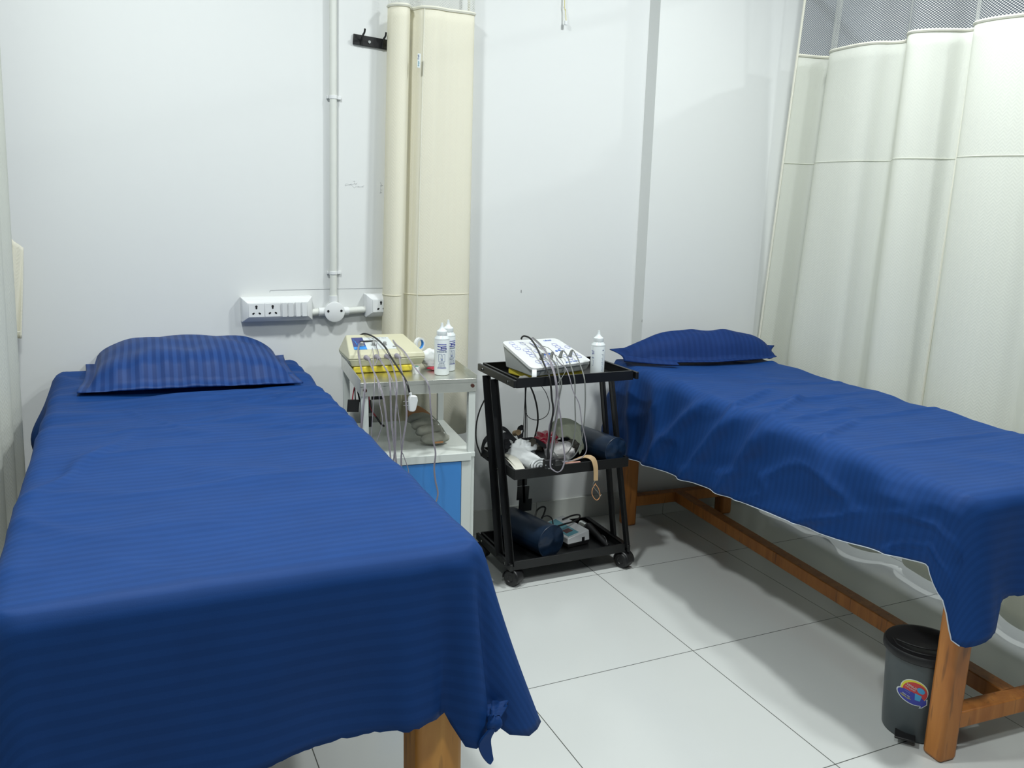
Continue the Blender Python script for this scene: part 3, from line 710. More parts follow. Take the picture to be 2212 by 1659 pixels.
# ------------------------------------------------------------------ steel cabinet
CR = math.radians(-6); CO = Vector((-.717, -.040, 0))
CM = Matrix.Translation(CO) @ Matrix.Rotation(CR, 4, 'Z')
def cp(x, y, z): return CM @ Vector((x, y, z))
cab = thing('steel_cabinet', 'white enamelled steel bedside cabinet with steel tray top and blue door', 'cabinet', CO, CR)
hw, dp = .189, .455
mb = MB(); mb.box(cp(0, dp/2, .789), (2*hw, dp, .003), rz=CR)
mb.box(cp(0, .001, .780), (2*hw, .002, .044), rz=CR); mb.box(cp(0, dp, .780), (2*hw, .002, .044), rz=CR)
for s in (-1, 1): mb.box(cp(s*hw, dp/2, .788), (.002, dp, .052), rz=CR)
mb.build('tray_top', M_steel, cab, bevel=.0006)
for s in (-1, 1):
    MB().cyl(cp(s*(hw-.014), -.001, .778), cp(s*(hw-.014), -.004, .778), .006, 12).build('bolt', M_rust, cab)
    for y in (.014, dp-.014): MB().box(cp(s*(hw-.014), y, .38), (.022, .022, .76), rz=CR).build('leg', M_cab, cab, bevel=.001)
mb = MB(); zb, zs = .215, .552
mb.box(cp(0, dp/2, zs-.008), (2*hw-.003, dp, .016), rz=CR); mb.box(cp(0, dp/2, zb+.008), (2*hw-.03, dp, .016), rz=CR)
for s in (-1, 1): mb.box(cp(s*(hw-.020), dp/2, (zs+zb)/2-.004), (.010, dp-.02, zs-zb-.012), rz=CR)
mb.box(cp(0, dp-.01, (zs+zb)/2-.004), (2*hw-.04, .008, zs-zb-.012), rz=CR)
mb.box(cp(0, -.0035, zs-.0125), (2*hw-.034, .010, .0265), rz=CR); mb.box(cp(0, .003, zb+.0205), (2*hw-.034, .010, .040), rz=CR)
for s in (-1, 1): mb.box(cp(s*(hw-.032), .003, (zs+zb)/2+.007), (.033, .010, zs-zb-.068), rz=CR)
mb.build('cabinet_box', M_cab, cab, bevel=.0012)
dr = MB().box(cp(0, -.001, (zs+zb)/2+.007), (2*hw-.100, .008, zs-zb-.070), rz=CR).build('door', M_door, cab, bevel=.0015)
random.seed(5); mb = MB()
zd = zb+.047
for k in range(16):
    mb.box(cp(hw-.052-.036*random.random()**1.5, -.0055, zd-.006+.012*random.random()), (.006+.008*random.random(), .0012, .003+.007*random.random()), rz=CR)
for k in range(5): mb.box(cp(hw-.056+.006*random.random(), -.0055, zd+.014*random.random()), (.006, .0012, .007), rz=CR)
for q in ((.045, .06), (.035, .05), (.036, .028), (.052, .018)): mb.box(cp(hw-.05-q[0]*.6, -.0055, zd+q[1]), (.0022, .0008, .0022), rz=CR)
mb.build('rust_patch', M_rust, dr)
MB().cyl(cp(-hw+.065, -.005, .38), cp(-hw+.065, -.022, .38), .008, 14).build('door_knob', M_screw, dr)

# things on the cabinet
padA = [W(762, 806.5, z=.791), W(896, 802, z=.791)]
yy = (padA[0].y+padA[1].y)/2
sp_ = thing('sponge', 'yellow sponge block under the beige instrument', 'sponge', (-.77, yy, .791))
mb = MB(); mb.box((-.768, yy+.085, .8025), (.200, .17, .021), rz=math.radians(-5)); mb.build('foam', M_yel, sp_, bevel=.005, seg=3)
# beige electrotherapy device
dv = thing('electrotherapy_unit', 'beige sloping electrotherapy unit with three grey knobs on the steel cabinet', 'medical device', (-.76, .27, .814))
fl_, fr_ = Vector((-.893, .178, 0)), Vector((-.630, .160, 0)); bl_, br_ = Vector((-.882, .375, 0)), Vector((-.618, .357, 0))
def z_(p, z, dx=0, dy=0): return Vector((p.x+dx, p.y+dy, z))
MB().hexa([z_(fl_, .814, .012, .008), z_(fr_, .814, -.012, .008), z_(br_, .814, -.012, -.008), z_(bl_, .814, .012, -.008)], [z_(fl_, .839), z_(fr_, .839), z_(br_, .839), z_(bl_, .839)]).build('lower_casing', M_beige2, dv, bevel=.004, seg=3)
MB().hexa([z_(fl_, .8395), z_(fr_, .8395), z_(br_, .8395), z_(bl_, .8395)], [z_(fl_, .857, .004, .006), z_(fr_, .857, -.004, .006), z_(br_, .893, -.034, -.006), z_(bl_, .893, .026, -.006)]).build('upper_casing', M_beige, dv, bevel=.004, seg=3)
# panel on the slope: local frame
o0 = z_(fl_, .857, .004, .006); o1 = z_(fr_, .857, -.004, .006); o2 = z_(br_, .893, -.034, -.006); o3 = z_(bl_, .893, .026, -.006)
def sl(u, v, h=.0006):
    p = (o0*(1-u)+o1*u)*(1-v)+(o3*(1-u)+o2*u)*v; nn = (o1-o0).cross(o3-o0).normalized(); return p+nn*h
def quadp(mb, u0, u1, v0, v1, h=.0008, th=.0006, sk=0):
    return mb.hexa([sl(u0, v0, h-th), sl(u1, v0, h-th), sl(u1, v1, h-th), sl(u0, v1, h-th)], [sl(u0, v0, h), sl(u1, v0, h), sl(u1, v1, h), sl(u0, v1, h)])
fp = quadp(MB(), .08, .68, .20, .82).build('face_plate', M_lab3, dv)
quadp(MB(), .08, .26, .20, .82, .0012).build('navy_field', M_lab1, fp)
quadp(MB(), .08, .26, .20, .34, .0016).build('azure_band', M_lab2, fp)
for kk in range(2):
    pts = smooth_path([sl(.10+.03*kk, .72-.1*kk, .0016), sl(.14, .5-.08*kk, .0016), sl(.2, .42-.06*kk, .0016), sl(.26, .40-.05*kk, .0016)], 6); MB().tube(pts, .0009, 5).build('swirl_line', M_lab2, fp)
MB().lathe([(0, 0), (1, 0), (1, 1), (0, 1)], (0, 0, 0), 30, Matrix(((.024, 0, 0), (0, .012, 0), (0, 0, .0012)))).build('dark_oval', M_hole, fp).location = sl(.30, .62, .001)
quadp(MB(), .30, .52, .58, .66, .0016).build('dark_bar', M_grey, fp)
nrm = (o1-o0).cross(o3-o0).normalized(); Rn = Vector((0, 0, 1)).rotation_difference(nrm).to_matrix()
for ku in (.205, .375, .54):
    p = sl(ku, .40, 0); kb = MB(); kb.lathe([(.0085, 0), (.0085, .002), (.0062, .0025), (.0058, .012), (.0048, .013), (0, .013)], p, 20, Rn, capt=False); kb.build('knob', M_grey, dv)
MB().box(sl(.66, .30, .002), (.010, .006, .003), M=Rn).build('push_button', M_grey, dv, bevel=.001)
xdir = (o1-o0).normalized(); ydir = (o3-o0).normalized(); Rp = Matrix((xdir, nrm.cross(xdir), nrm)).transposed().to_4x4()
text_mesh('panel_lettering', 'PHYSIO TENS', .008, M_grey, fp, Matrix.Translation(sl(.53, .76, .0012)) @ Rp)
# connectors on the front side
for (u, v) in ((790, 772), (812, 770), (834, 769), (856, 768)):
    p = W(u, v, y=.165); q = p+Vector((.006, -.028, -.004))
    MB().tube([p+(q-p)*k/6 for k in range(7)], lambda t: .0085*(1-.45*t*t)+.0001, 12).build('plug', M_mauve, dv)
def cable(parent, L, r, m, dbl=0, name='cable'):
    P = smooth_path(pix(L), 6); MBc = MB().tube(P, r, 7); MBc.build(name, m, parent)
    if dbl: MB().tube([p+Vector((dbl, .0005, 0)) for p in P], r, 7).build(name, m, parent)
Rm = .0014
cable(dv, [(787, 727, .36), (776, 742, .28), (773, 760, .155), (778, 790, .10), (784, 815, .03), (787, 832, -.065), (784, 880, -.09), (780, 930, -.10), (779, 950, -.1)], Rm, M_mauve, .0032)
cable(dv, [(776, 725, .37), (777, 745, .28), (775, 758, .15), (781, 795, .10), (787, 830, -.065), (782, 890, -.1), (777, 945, -.1)], Rm, M_mauve)
cable(dv, [(795, 775, .135), (805, 800, .08), (812, 815, .0), (820, 835, -.065), (829, 870, -.09), (836, 930, -.1), (842, 980, -.11), (843, 1010, -.11)], Rm, M_mauve, .0032)
cable(dv, [(804, 727, .36), (803, 745, .28), (806, 762, .16), (806, 790, .1), (809, 826, -.06), (806, 880, -.08), (802, 940, -.09), (799, 970, -.09)], .0012, M_mauve)
cable(dv, [(795, 775, .135), (806, 800, .08), (817, 830, -.06), (820, 870, -.08), (826, 905, -.1), (822, 930, -.1), (805, 975, -.1)], .0012, M_mauve)
cable(dv, [(818, 775, .135), (828, 790, .12), (838, 808, .03), (842, 832, -.065), (843, 870, -.08), (845, 915, -.09), (851, 965, -.1), (857, 1015, -.1)], Rm, M_mauve, .0032)
cable(dv, [(818, 774, .135), (830, 790, .12), (843, 812, .02), (853, 845, -.065), (860, 890, -.08), (865, 930, -.09), (867, 970, -.1), (872, 985, -.1), (882, 1015, -.1), (883, 1045, -.1)], Rm, M_mauve)
cable(dv, [(840, 773, .135), (847, 790, .11), (852, 808, .03), (856, 830, -.065), (855, 870, -.08), (853, 905, -.09), (853, 950, -.1), (850, 990, -.1), (845, 1012, -.1)], Rm, M_mauve, .003)
cable(dv, [(862, 773, .135), (865, 795, .05), (872, 828, -.065), (876, 870, -.08), (877, 905, -.09), (870, 950, -.1), (866, 985, -.1), (866, 1030, -.1)], Rm, M_mauve, .003)
cable(dv, [(833, 724, .37), (840, 723, .365), (853, 742, .25), (870, 757, .16), (885, 778, .12), (900, 800, .05), (920, 822, -.055), (927, 845, -.07), (929, 880, -.08), (933, 920, -.08), (935, 950, -.08), (940, 980, -.085), (937, 1010, -.085), (940, 1040, -.085), (945, 1065, -.085), (940, 1085, -.085), (925, 1100, -.085)], Rm, M_mauve, .003)
cable(dv, [(824, 726, .36), (813, 745, .25), (818, 765, .155), (809, 790, .12), (806, 770, .14)], .0012, M_mauve)
pb = thing('power_plug', 'white plug hanging on a thick black cord in front of the steel cabinet', 'plug', W(891, 872, y=-.075))
cable(pb, [(777, 725, .37), (786, 721, .36), (800, 724, .32), (815, 733, .25), (832, 750, .15), (845, 772, .11), (862, 798, .03), (878, 825, -.055), (886, 854, -.07)], .0032, M_bcab, name='cord')
pc = W(891, 871, y=-.075); Mpl = Matrix.Rotation(math.radians(12), 3, 'Y')
mb = MB(); vsx = [(-.014, .024), (.008, .026), (.014, .012), (.013, -.020), (.006, -.026), (-.008, -.026), (-.016, .010)]
def prism(mb, pts, y0, y1, c, M):
    n = len(pts); vs = [Vector(c)+M @ Vector((a_, y0, b_)) for a_, b_ in pts]+[Vector(c)+M @ Vector((a_, y1, b_)) for a_, b_ in pts]
    fs = [tuple(range(n)), tuple(range(2*n-1, n-1, -1))]+[(i, i+n, (i+1) % n+n, (i+1) % n) for i in range(n)]; return mb.add(vs, fs)
prism(mb, vsx, -.009, .009, pc, Mpl).build('plug_body', M_plast, pb, bevel=.003, seg=3)
MB().cyl(pc+Vector((-.005, 0, .024)), pc+Vector((-.007, 0, .034)), .0045, 12).build('strain_relief', M_plast, pb)
for dz in (.006, -.006): MB().cyl(pc+Vector((-.014, 0, dz)), pc+Vector((-.030, 0, dz+.001)), .0014, 8).build('pin', M_screw, pb)

def gel_bottle(label, c, rz, hidden=False, side=False):
    t = thing('gel_bottle', label, 'gel bottle', c, rz, group='ultrasound gel bottles')
    r = .0255; cx = Vector(c)
    MB().lathe([(.021, 0), (r-.001, .002), (r, .006), (r, .118), (r-.0008, .121), (r, .123), (r-.001, .126), (.0175, .134), (.0165, .136)], cx, 40).build('body', M_bottle, t)
    MB().lathe([(.0178, .135), (.0182, .136), (.0178, .148), (.0155, .150), (.0095, .155), (.0055, .162), (.0042, .171), (.0036, .176), (0, .176)], cx, 36, capt=False).build('nozzle_cap', M_bottle, t)
    def bend(off):
        def f(p):
            a = p.x/r+off; rr = r+.0003+p.z; return Vector((rr*math.sin(a), -rr*math.cos(a), p.y))
        return f
    def at(z): return Matrix.Translation(cx+Vector((0, 0, z))) @ Matrix.Rotation(rz, 4, 'Z')
    def arc(mb, x0, x1, z0, z1=None, rr=.0009, n=10):
        z1 = z0 if z1 is None else z1; f = bend(0); pts = []
        for k in range(n+1):
            q = k/n; p = f(Vector((x0+(x1-x0)*q, z0+(z1-z0)*q, 0))); pts.append(at(0) @ p)
        return mb.tube(pts, rr, 5)
    if side: M2 = lambda dx, z: at(z)
    logo = MB(); h = .0155
    if not side:
        
        for zq in (.106, .026): qm = MB(); arc(qm, -.0155, .0155, zq, rr=.0010); qm.build('printed_line', M_ink, t)
        arc(logo, -.0155, -.003, .100, .0985, .0012); arc(logo, -.0025, -.0025, .0985, .088, .0012); arc(logo, -.0155, -.0025, .090, .0875, .0012)
        arc(logo, -.001, .0155, .0985, .100, .0012); arc(logo, -.001, -.001, .0985, .094, .0012); arc(logo, -.001, .015, .094, .094, .0012); arc(logo, .015, .015, .094, .088, .0012); arc(logo, -.0025, .015, .0875, .088, .0012)
        logo.build('printed_logo', M_ink, t)
        text_mesh('printed_lettering', 'ULTRASOUND GEL', .0052, M_ink2, t, at(.081), bend(0), sx=.78)
        fr = MB(); P4 = [(-.0105, .073), (-.0105, .048), (.0105, .048), (.0105, .073)]
        arc(fr, -.0105, -.0035, .073, rr=.0005); arc(fr, .0035, .0105, .073, rr=.0005); arc(fr, -.0105, -.0105, .073, .048, .0005); arc(fr, .0105, .0105, .073, .048, .0005); arc(fr, -.0105, .0105, .048, rr=.0005)
        arc(fr, 0, -.004, .0745, .058, .0004); arc(fr, 0, .004, .0745, .058, .0004); arc(fr, -.004, .004, .058, rr=.0004)
        fr.build('printed_frame', M_ink2, t)
        dd = MB(); arc(dd, -.003, .003, .0545, rr=.0022); dd.build('printed_drop', M_ink2, t)
        text_mesh('printed_lettering', 'CE ISO 9001', .0042, M_ink2, t, at(.0430), bend(0), sx=.8)
        text_mesh('printed_lettering', 'Net Contents: 250 ml', .0028, M_ink2, t, at(.0375), bend(0), sx=.9)
        text_mesh('printed_lettering', 'for external use only', .0028, M_ink2, t, at(.0335), bend(0), sx=.95)
        text_mesh('printed_lettering', 'water soluble, non greasy', .0028, M_ink2, t, at(.0295), bend(0), sx=.9)
    else:
        text_mesh('printed_lettering', 'JS', .021, M_ink, t, at(.097), lambda p: bend(-.78)(Vector((p.y*.6, -p.x*1.0, p.z))), sx=1.0)
        text_mesh('printed_lettering', 'GEL', .007, M_ink2, t, at(.078), lambda p: bend(-.75)(Vector((p.x, p.y, p.z))))
        fr = MB(); 
        for (x0, x1, z0, z1) in ((-.0215, -.0175, .070, .070), (-.0175, -.0175, .070, .050), (-.0215, -.0175, .050, .050)): arc(fr, x0, x1, z0, z1, .0005)
        fr.build('printed_frame', M_ink2, t)
        mk = MB(); arc(mk, .0165, .0225, .107, rr=.0012)
        for k in range(14): arc(mk, .017-.003*(k % 3 == 0), .022, .092-k*.0048, rr=.0004)
        mk.build('printed_scale', M_ink2, t)
    return t
gel_bottle('white ultrasound gel bottle with blue label at the front of the cabinet tray', (-.597, .088, .7905), math.radians(-20))
gb2 = gel_bottle('second white gel bottle half hidden behind the front one on the cabinet tray', (-.553, .148, .7905), math.radians(10))
gel_bottle('white gel bottle with sideways blue lettering on the black trolley', (-.008, .060, .746), math.radians(-28), side=True)

# small white tape roll, standing on its end
p = W(899, 806, z=.7905)
t = thing('tape_roll', 'small white tape roll standing upright before the beige unit', 'tape roll', (p.x, p.y, .7905), group='white tape rolls')
MB().lathe([(.009, 0), (.0125, 0), (.0125, .024), (.009, .024), (.009, 0)], (p.x, p.y, .7905), 28, capb=False, capt=False).build('tape', M_plast, t)
MB().lathe([(.0085, .001), (.009, .001), (.009, .0243), (.0085, .0243), (.0085, .001)], (p.x, p.y, .7905), 28, capb=False, capt=False).build('green_core', mat('green core', (.03, .30, .18, 1), .5), t)
# tape ring leaning on the right side of the unit
t = thing('tape_roll', 'white ring of tape leaning on the right side of the beige unit', 'tape roll', (-.605, .30, .86), group='white tape rolls')
rc = W(906, 743, y=.30); Mr = Matrix.Rotation(math.radians(90), 3, 'X') @ Matrix.Rotation(math.radians(28), 3, 'Y')
MB().lathe([(.0165, -.006), (.0235, -.006), (.0235, .006), (.0165, .006), (.0165, -.006)], rc, 36, Mr, capb=False, capt=False).build('tape', M_plast, t)
MB().lathe([(.0155, -.0055), (.0165, -.0055), (.0165, .0055), (.0155, .0055), (.0155, -.0055)], rc, 36, Mr, capb=False, capt=False).build('blue_core', M_lab2, t)
# cotton packet in clear bag
t = thing('cotton_packet', 'clear plastic packet of cotton with red end between unit and gel bottles', 'packet', (-.60, .24, .791))
def blob(c, sx, sy, sz, rough=.15, seed=0, nu=28, nv=16, flat=None):
    c = Vector(c)
    def g(u, v):
        a, b = 2*PI*u, PI*v; d = Vector((math.sin(b)*math.cos(a), math.sin(b)*math.sin(a), math.cos(b))); r = 1+rough*nz(d.x*2.2+seed, d.y*2.2, d.z*2.2+seed)*2
        q = Vector((d.x*sx, d.y*sy, d.z*sz))*r
        if flat is not None: q.z = max(q.z, flat)
        return c+q
    mb = MB(); mb.grid(nu, nv, g, lambda u, v: (u, v)); return mb
blob((-.586, .235, .822), .036, .050, .030, .10, 3).build('cotton', M_cotton, t, smooth=True, autos=False)
blob((-.580, .205, .806), .044, .055, .0155, .12, 8).build('clear_bag', M_film, t, smooth=True, autos=False)
blob((-.590, .165, .798), .030, .018, .0075, .12, 5).build('red_end', M_red, t, smooth=True, autos=False)

# grey cuff weight on the cabinet shelf
cf = thing('cuff_weight', 'folded grey canvas cuff weight with stitched pockets on the cabinet shelf', 'cuff weight', (-.60, .15, .553))
c0 = W(940, 946, z=.575)
for k, (dx, dy, dz, sx, sy, sz) in enumerate(((.0, .0, .0, .050, .028, .021), (-.008, .036, .018, .050, .024, .022), (-.016, .068, .034, .048, .022, .022), (-.024, .096, .048, .046, .021, .021))):
    blob(c0+Vector((dx, dy, dz-.002)), sx, sy, sz, .07, k*3, flat=-sz*.75).build('pocket', M_cuff, cf, smooth=True, autos=False)
mb = MB(); mb.grid(16, 6, lambda u, v: c0+Vector((-.045+.085*u-.012, .125+.01*v+.01*math.sin(PI*u), .045+.036*math.sin(PI*min(1, .25+u*.75))*v+.004*u)), lambda u, v: (u, v)); mb.build('tan_leather_flap', M_tan, cf, smooth=True, solid=.003)
MB().box(c0+Vector((.004, -.0285, -.008)), (.030, .003, .006)).build('tan_label', M_tan, cf, bevel=.0006)
MB().tube(smooth_path([c0+Vector((.042, -.010, .004)), c0+Vector((.040, .04, .022)), c0+Vector((.034, .08, .038)), c0+Vector((.026, .11, .050))], 6), .0018, 6).build('ring_cord', M_screw, cf)

# black electrode pads with red and black leads, hanging behind the cabinet's left leg
ep = thing('electrode_pads', 'black rubber electrode pads on red and black leads hanging under the cabinet tray', 'electrode pads', (-.82, .2, .7))
def pad(parent, u0, v0, u1, v1, y, rot=0):
    a_ = W(u0, v0, y=y); b_ = W(u1, v1, y=y); MB().box((a_+b_)/2, (abs(b_.x-a_.x), .004, abs(a_.z-b_.z)), M=Matrix.Rotation(rot, 3, 'Y')).build('pad', M_blackp, parent, bevel=.0015)
pad(ep, 750, 864, 776, 889, .20, .1); pad(ep, 778, 866, 803, 892, .20, -.05); pad(ep, 802, 842, 828, 862, .30, .03); pad(ep, 790, 900, 804, 922, .22, 0)
for L, m_, r_ in (([(766, 835, .2), (763, 850, .2), (761, 866, .2)], M_redw, .002), ([(766, 830, .2), (767, 850, .2), (768, 868, .2)], M_bcab, .002), ([(797, 842, .2), (797, 860, .2), (800, 882, .2), (812, 900, .2), (822, 915, .2), (829, 921, .2)], M_redw, .0026), ([(770, 830, .22), (774, 850, .22), (778, 868, .22)], M_bcab, .003), ([(812, 900, .199), (822, 914, .199), (830, 921, .199)], M_bcab, .0035)):
    cable(ep, L, r_, m_, name='lead')

# ------------------------------------------------------------------ black trolley
TX0, TX1, TY0, TY1 = -.345, .125, .025, .330
tr = thing('equipment_trolley', 'black metal three tier trolley on castors between the cabinet and right bed', 'trolley', ((TX0+TX1)/2, (TY0+TY1)/2, 0))
def tray(z0, z1, nm, dy=0, x0=TX0, x1=TX1):
    mb = MB(); cx, cy, w_, d_2 = (x0+x1)/2, (TY0+TY1)/2+dy, x1-x0, TY1-TY0
    mb.box((cx, cy, z0+.001), (w_, d_2, .002)); h = z1-z0
    for s in (-1, 1): mb.box((cx, cy+s*d_2/2, z0+h/2), (w_, .002, h)); mb.box((cx+s*w_/2, cy, z0+h/2), (.002, d_2, h))
    # rolled lips
    for s in (-1, 1): mb.box((cx, cy+s*(d_2/2-.003), z1), (w_, .008, .0025)); mb.box((cx+s*(w_/2-.003), cy, z1), (.008, d_2, .0025))
    return mb.build(nm, M_blackm, tr, bevel=.0006)
tray(.738, .771, 'top_tray'); tray(.405, .440, 'middle_tray', .0); tray(.066, .098, 'bottom_tray', -.01)
def lx(x, z): return x
for s, xs in ((-1, TX0-.012), (1, TX1+.012)):
    for (y0, y1) in ((.275, .118), (.205, .020)):
        a_ = Vector((xs, y0, .735)); b_ = Vector((xs, y1, .085)); lg = MB()
        lg.bar(a_, b_, .003, .026, (1, 0, 0)); lg.bar(a_+Vector((.010*-s, -.012, 0)), b_+Vector((.010*-s, -.012, 0)), .020, .003, (1, 0, 0))
        lg.build('leg', M_blackm, tr, bevel=.0008)
    for z, y0, y1, nm in ((.755, TY0-.012, TY1+.012, 'side_rail'), (.082, TY0-.022, TY1+.0, 'side_rail')):
        q = MB(); q.box((xs-s*.001, (y0+y1)/2, z), (.012, y1-y0, .026)); q.build(nm, M_blackm, tr, bevel=.0015)
    for (y, z) in ((.06, .755), (.29, .755), (.215, .435), (.13, .415), (.05, .083), (.27, .083)):
        MB().cyl((xs-s*-.007 if s < 0 else xs-.006, y, z), (xs-s*-.010 if s < 0 else xs-.010, y, z), .0045, 12).build('screw', M_screw, tr)
        if s < 0: MB().cyl((xs-.006, y, z), (xs-.010, y, z), .0045, 12).build('screw', M_screw, tr)
for (x, y) in ((TX0+.012, TY0+.008), (TX1+.005, TY0-.002), (TX0-.002, TY1-.030), (TX1-.005, TY1-.03)):
    cs = MB(); cs.cyl((x, y, .058), (x, y, .070), .006, 12); r = .031
    yaw = math.radians(30) if x < -.3 else math.radians(22)
    Mc = Matrix.Rotation(yaw, 3, 'Z') @ Matrix.Rotation(PI/2, 3, 'Y')
    c2 = Vector((x, y+.004, r))
    cst = MB(); cst.lathe([(0, -.020), (.012, -.020), (.014, -.022), (r-.006, -.022), (r, -.017), (r, .017), (r-.006, .022), (.014, .022), (.012, .020), (0, .020)], c2, 30, Mc, capb=False, capt=False)
    cst.v += cs.v; n_ = len(cst.v)-len(cs.v); cst.f += [tuple(i+n_ for i in f) for f in cs.f]
    ca_ = cst.build('castor', M_blackp, tr)
    hd = MB()
    for k in range(13):
        pass
    def hood(u, v):
        a = -.15+PI*1.1*u; rr = r+.003; q = Vector((-.021+.042*v, rr*math.cos(a), rr*math.sin(a))); return Matrix.Rotation(yaw, 3, 'Z') @ q+c2
    hd.grid(16, 4, hood); hd.build('castor_hood', M_blackp, ca_, smooth=True, solid=.002)

# white ultrasound unit on the trolley
sp2 = thing('sponge', 'yellow sponge block under the white hexagon patterned unit', 'sponge', (-.2, .2, .741))
MB().box((-.150, .195, .752), (.22, .17, .022), rz=math.radians(12)).build('foam', M_yel, sp2, bevel=.005, seg=3)
uu = thing('ultrasound_unit', 'white sloping unit with blue hexagon pattern on the black trolley', 'medical device', (-.15, .19, .765))
FLp, FRp, BRp, BLp = Vector((-.275, .052, .797)), Vector((.000, .112, .799)), Vector((-.040, .330, .853)), Vector((-.297, .275, .860))
def ins(p, c, k, z): q = Vector(p).lerp(Vector(c), k); q.z = z; return q
cc_ = (FLp+FRp+BRp+BLp)/4
MB().hexa([ins(FLp, cc_, .12, .7635), ins(FRp, cc_, .12, .7635), ins(BRp, cc_, .12, .7635), ins(BLp, cc_, .12, .7635)], [ins(FLp, cc_, .04, .789), ins(FRp, cc_, .04, .791), ins(BRp, cc_, .04, .843), ins(BLp, cc_, .04, .849)]).build('casing', mat('pale grey casing', (.55, .58, .57, 1), .4), uu, bevel=.004)
nn = (FRp-FLp).cross(BLp-FLp).normalized()
def pq(u, v, h=0): return (FLp*(1-u)+FRp*u)*(1-v)+(BLp*(1-u)+BRp*u)*v+nn*h-Vector((0, .012*math.sin(PI*u)*(1-v), 0))
# rounded top plate
mb = MB(); rim = []
def rr2(N=7, r=.09):
    pts = []
    for cx_, cy_, a0 in ((1-r, r, -PI/2), (1-r, 1-r, 0), (r, 1-r, PI/2), (r, r, PI)):
        for k in range(N+1): a = a0+PI/2*k/N; pts.append((cx_+r*math.cos(a), cy_+r*math.sin(a)))
    return pts
R_ = rr2(); n = len(R_); vs = [pq(u, v, -.009) for u, v in R_]+[pq(u, v, 0) for u, v in R_]+[pq(.5, .5, 0), pq(.5, .5, -.009)]
fs = [(i, (i+1) % n, (i+1) % n+n, i+n) for i in range(n)]+[(i+n, (i+1) % n+n, 2*n) for i in range(n)]+[((i+1) % n, i, 2*n+1) for i in range(n)]
plate = mb.add(vs, fs).build('top_plate', M_plast, uu, smooth=True)
M_vio = mat('violet blue print', (.12, .16, .62, 1), .4)
def hexo(u, v, r=.055):
    m = MB(); pts = [pq(u+r*.80*math.cos(PI/3*k), v+r*math.sin(PI/3*k), .0006) for k in range(6)]; m.tube(pts, .0006, 4, closed=True); m.build('hexagon_print', M_vio, plate)
for (u, v) in ((.13, .90), (.13, .80), (.13, .70), (.22, .62), (.22, .52), (.22, .42), (.30, .86), (.30, .68), (.37, .56), (.37, .38), (.47, .86), (.47, .76), (.80, .74), (.80, .64), (.80, .54), (.90, .32), (.90, .22), (.72, .30), (.72, .20), (.95, .60), (.28, .15), (.28, .07), (.20, .20), (.40, .1)):
    hexo(u, v)
bt = MB()
for (u, v) in ((.42, .42), (.50, .43), (.68, .50), (.74, .52)): bt.lathe([(0, 0), (.0055, 0), (.0055, .0012), (0, .0012)], pq(u, v, 0), 18, Vector((0, 0, 1)).rotation_difference(nn).to_matrix(), capb=False, capt=False)
bt.build('button_print', M_lab2 if False else mat('cobalt print', (.02, .12, .50, 1), .4), plate)
xd = (FRp-FLp).normalized(); Ru = Matrix((xd, nn.cross(xd), nn)).transposed().to_4x4()
text_mesh('brand_lettering', 'tekno', .016, mat('cobalt lettering', (.03, .15, .6, 1), .4), plate, Matrix.Translation(pq(.78, .92, .0005)) @ Ru)
text_mesh('model_lettering', 'physio TENS 4', .011, mat('cobalt lettering', (.03, .15, .6, 1), .4), plate, Matrix.Translation(pq(.70, .09, .0005)) @ Ru)
MB().hexa([pq(.47, .60, 0), pq(.56, .60, 0), pq(.56, .70, 0), pq(.47, .70, 0)], [pq(.47, .60, .001), pq(.56, .60, .001), pq(.56, .70, .001), pq(.47, .70, .001)]).build('display', M_grey, plate)
CON = [(1169, 776, .125), (1190, 773, .13), (1210, 771, .14), (1231, 770, .15)]
for (u, v, y) in CON:
    p = W(u, v, y=y); q = W(u+4, v-13, y=y-.002)
    MB().tube([p+(q-p)*k/5 for k in range(6)], lambda t: .0075-.003*t, 10).build('plug', M_gcab, uu)
cable(uu, [(1174, 763, .125), (1182, 768, .11), (1192, 790, .06), (1199, 815, .0), (1204, 850, -.01), (1206, 880, -.01), (1197, 930, -.01), (1192, 960, -.01), (1188, 1005, -.02), (1195, 1016, -.025), (1205, 1020, -.025), (1214, 1012, -.025), (1219, 990, -.02), (1215, 950, -.01), (1210, 900, -.01), (1204, 870, -.01)], .0016, M_mauve, .003)
cable(uu, [(1148, 730, .26), (1165, 745, .2), (1183, 766, .12), (1190, 790, .05), (1197, 812, .0), (1201, 850, -.005), (1196, 890, -.005), (1186, 920, .0), (1184, 950, .0), (1180, 985, .02)], .0016, M_mauve, .003)
cable(uu, [(1150, 729, .26), (1167, 744, .2), (1185, 768, .12), (1200, 788, .06), (1207, 812, .0), (1212, 830, -.008), (1205, 870, -.008), (1200, 910, -.008), (1196, 960, 0), (1190, 990, .02)], .0016, M_gcab, .003)
cable(uu, [(1195, 760, .13), (1203, 775, .10), (1210, 785, .07), (1222, 795, .03), (1230, 815, -.005), (1238, 845, -.01), (1250, 870, -.015), (1254, 890, -.015), (1257, 915, -.015), (1264, 945, -.015), (1267, 972, -.015), (1257, 988, -.01), (1235, 995, 0), (1215, 998, .02)], .0018, M_mauve)
cable(uu, [(1173, 748, .22), (1185, 752, .17), (1198, 765, .12), (1204, 785, .05), (1207, 810, .0), (1208, 840, -.01), (1203, 880, -.01), (1195, 930, -.01), (1190, 965, -.005)], .0012, M_gcab)
cable(uu, [(1184, 762, .14), (1200, 767, .11), (1214, 780, .06), (1221, 800, .02), (1214, 815, 0), (1205, 828, -.01)], .0011, M_gcab)
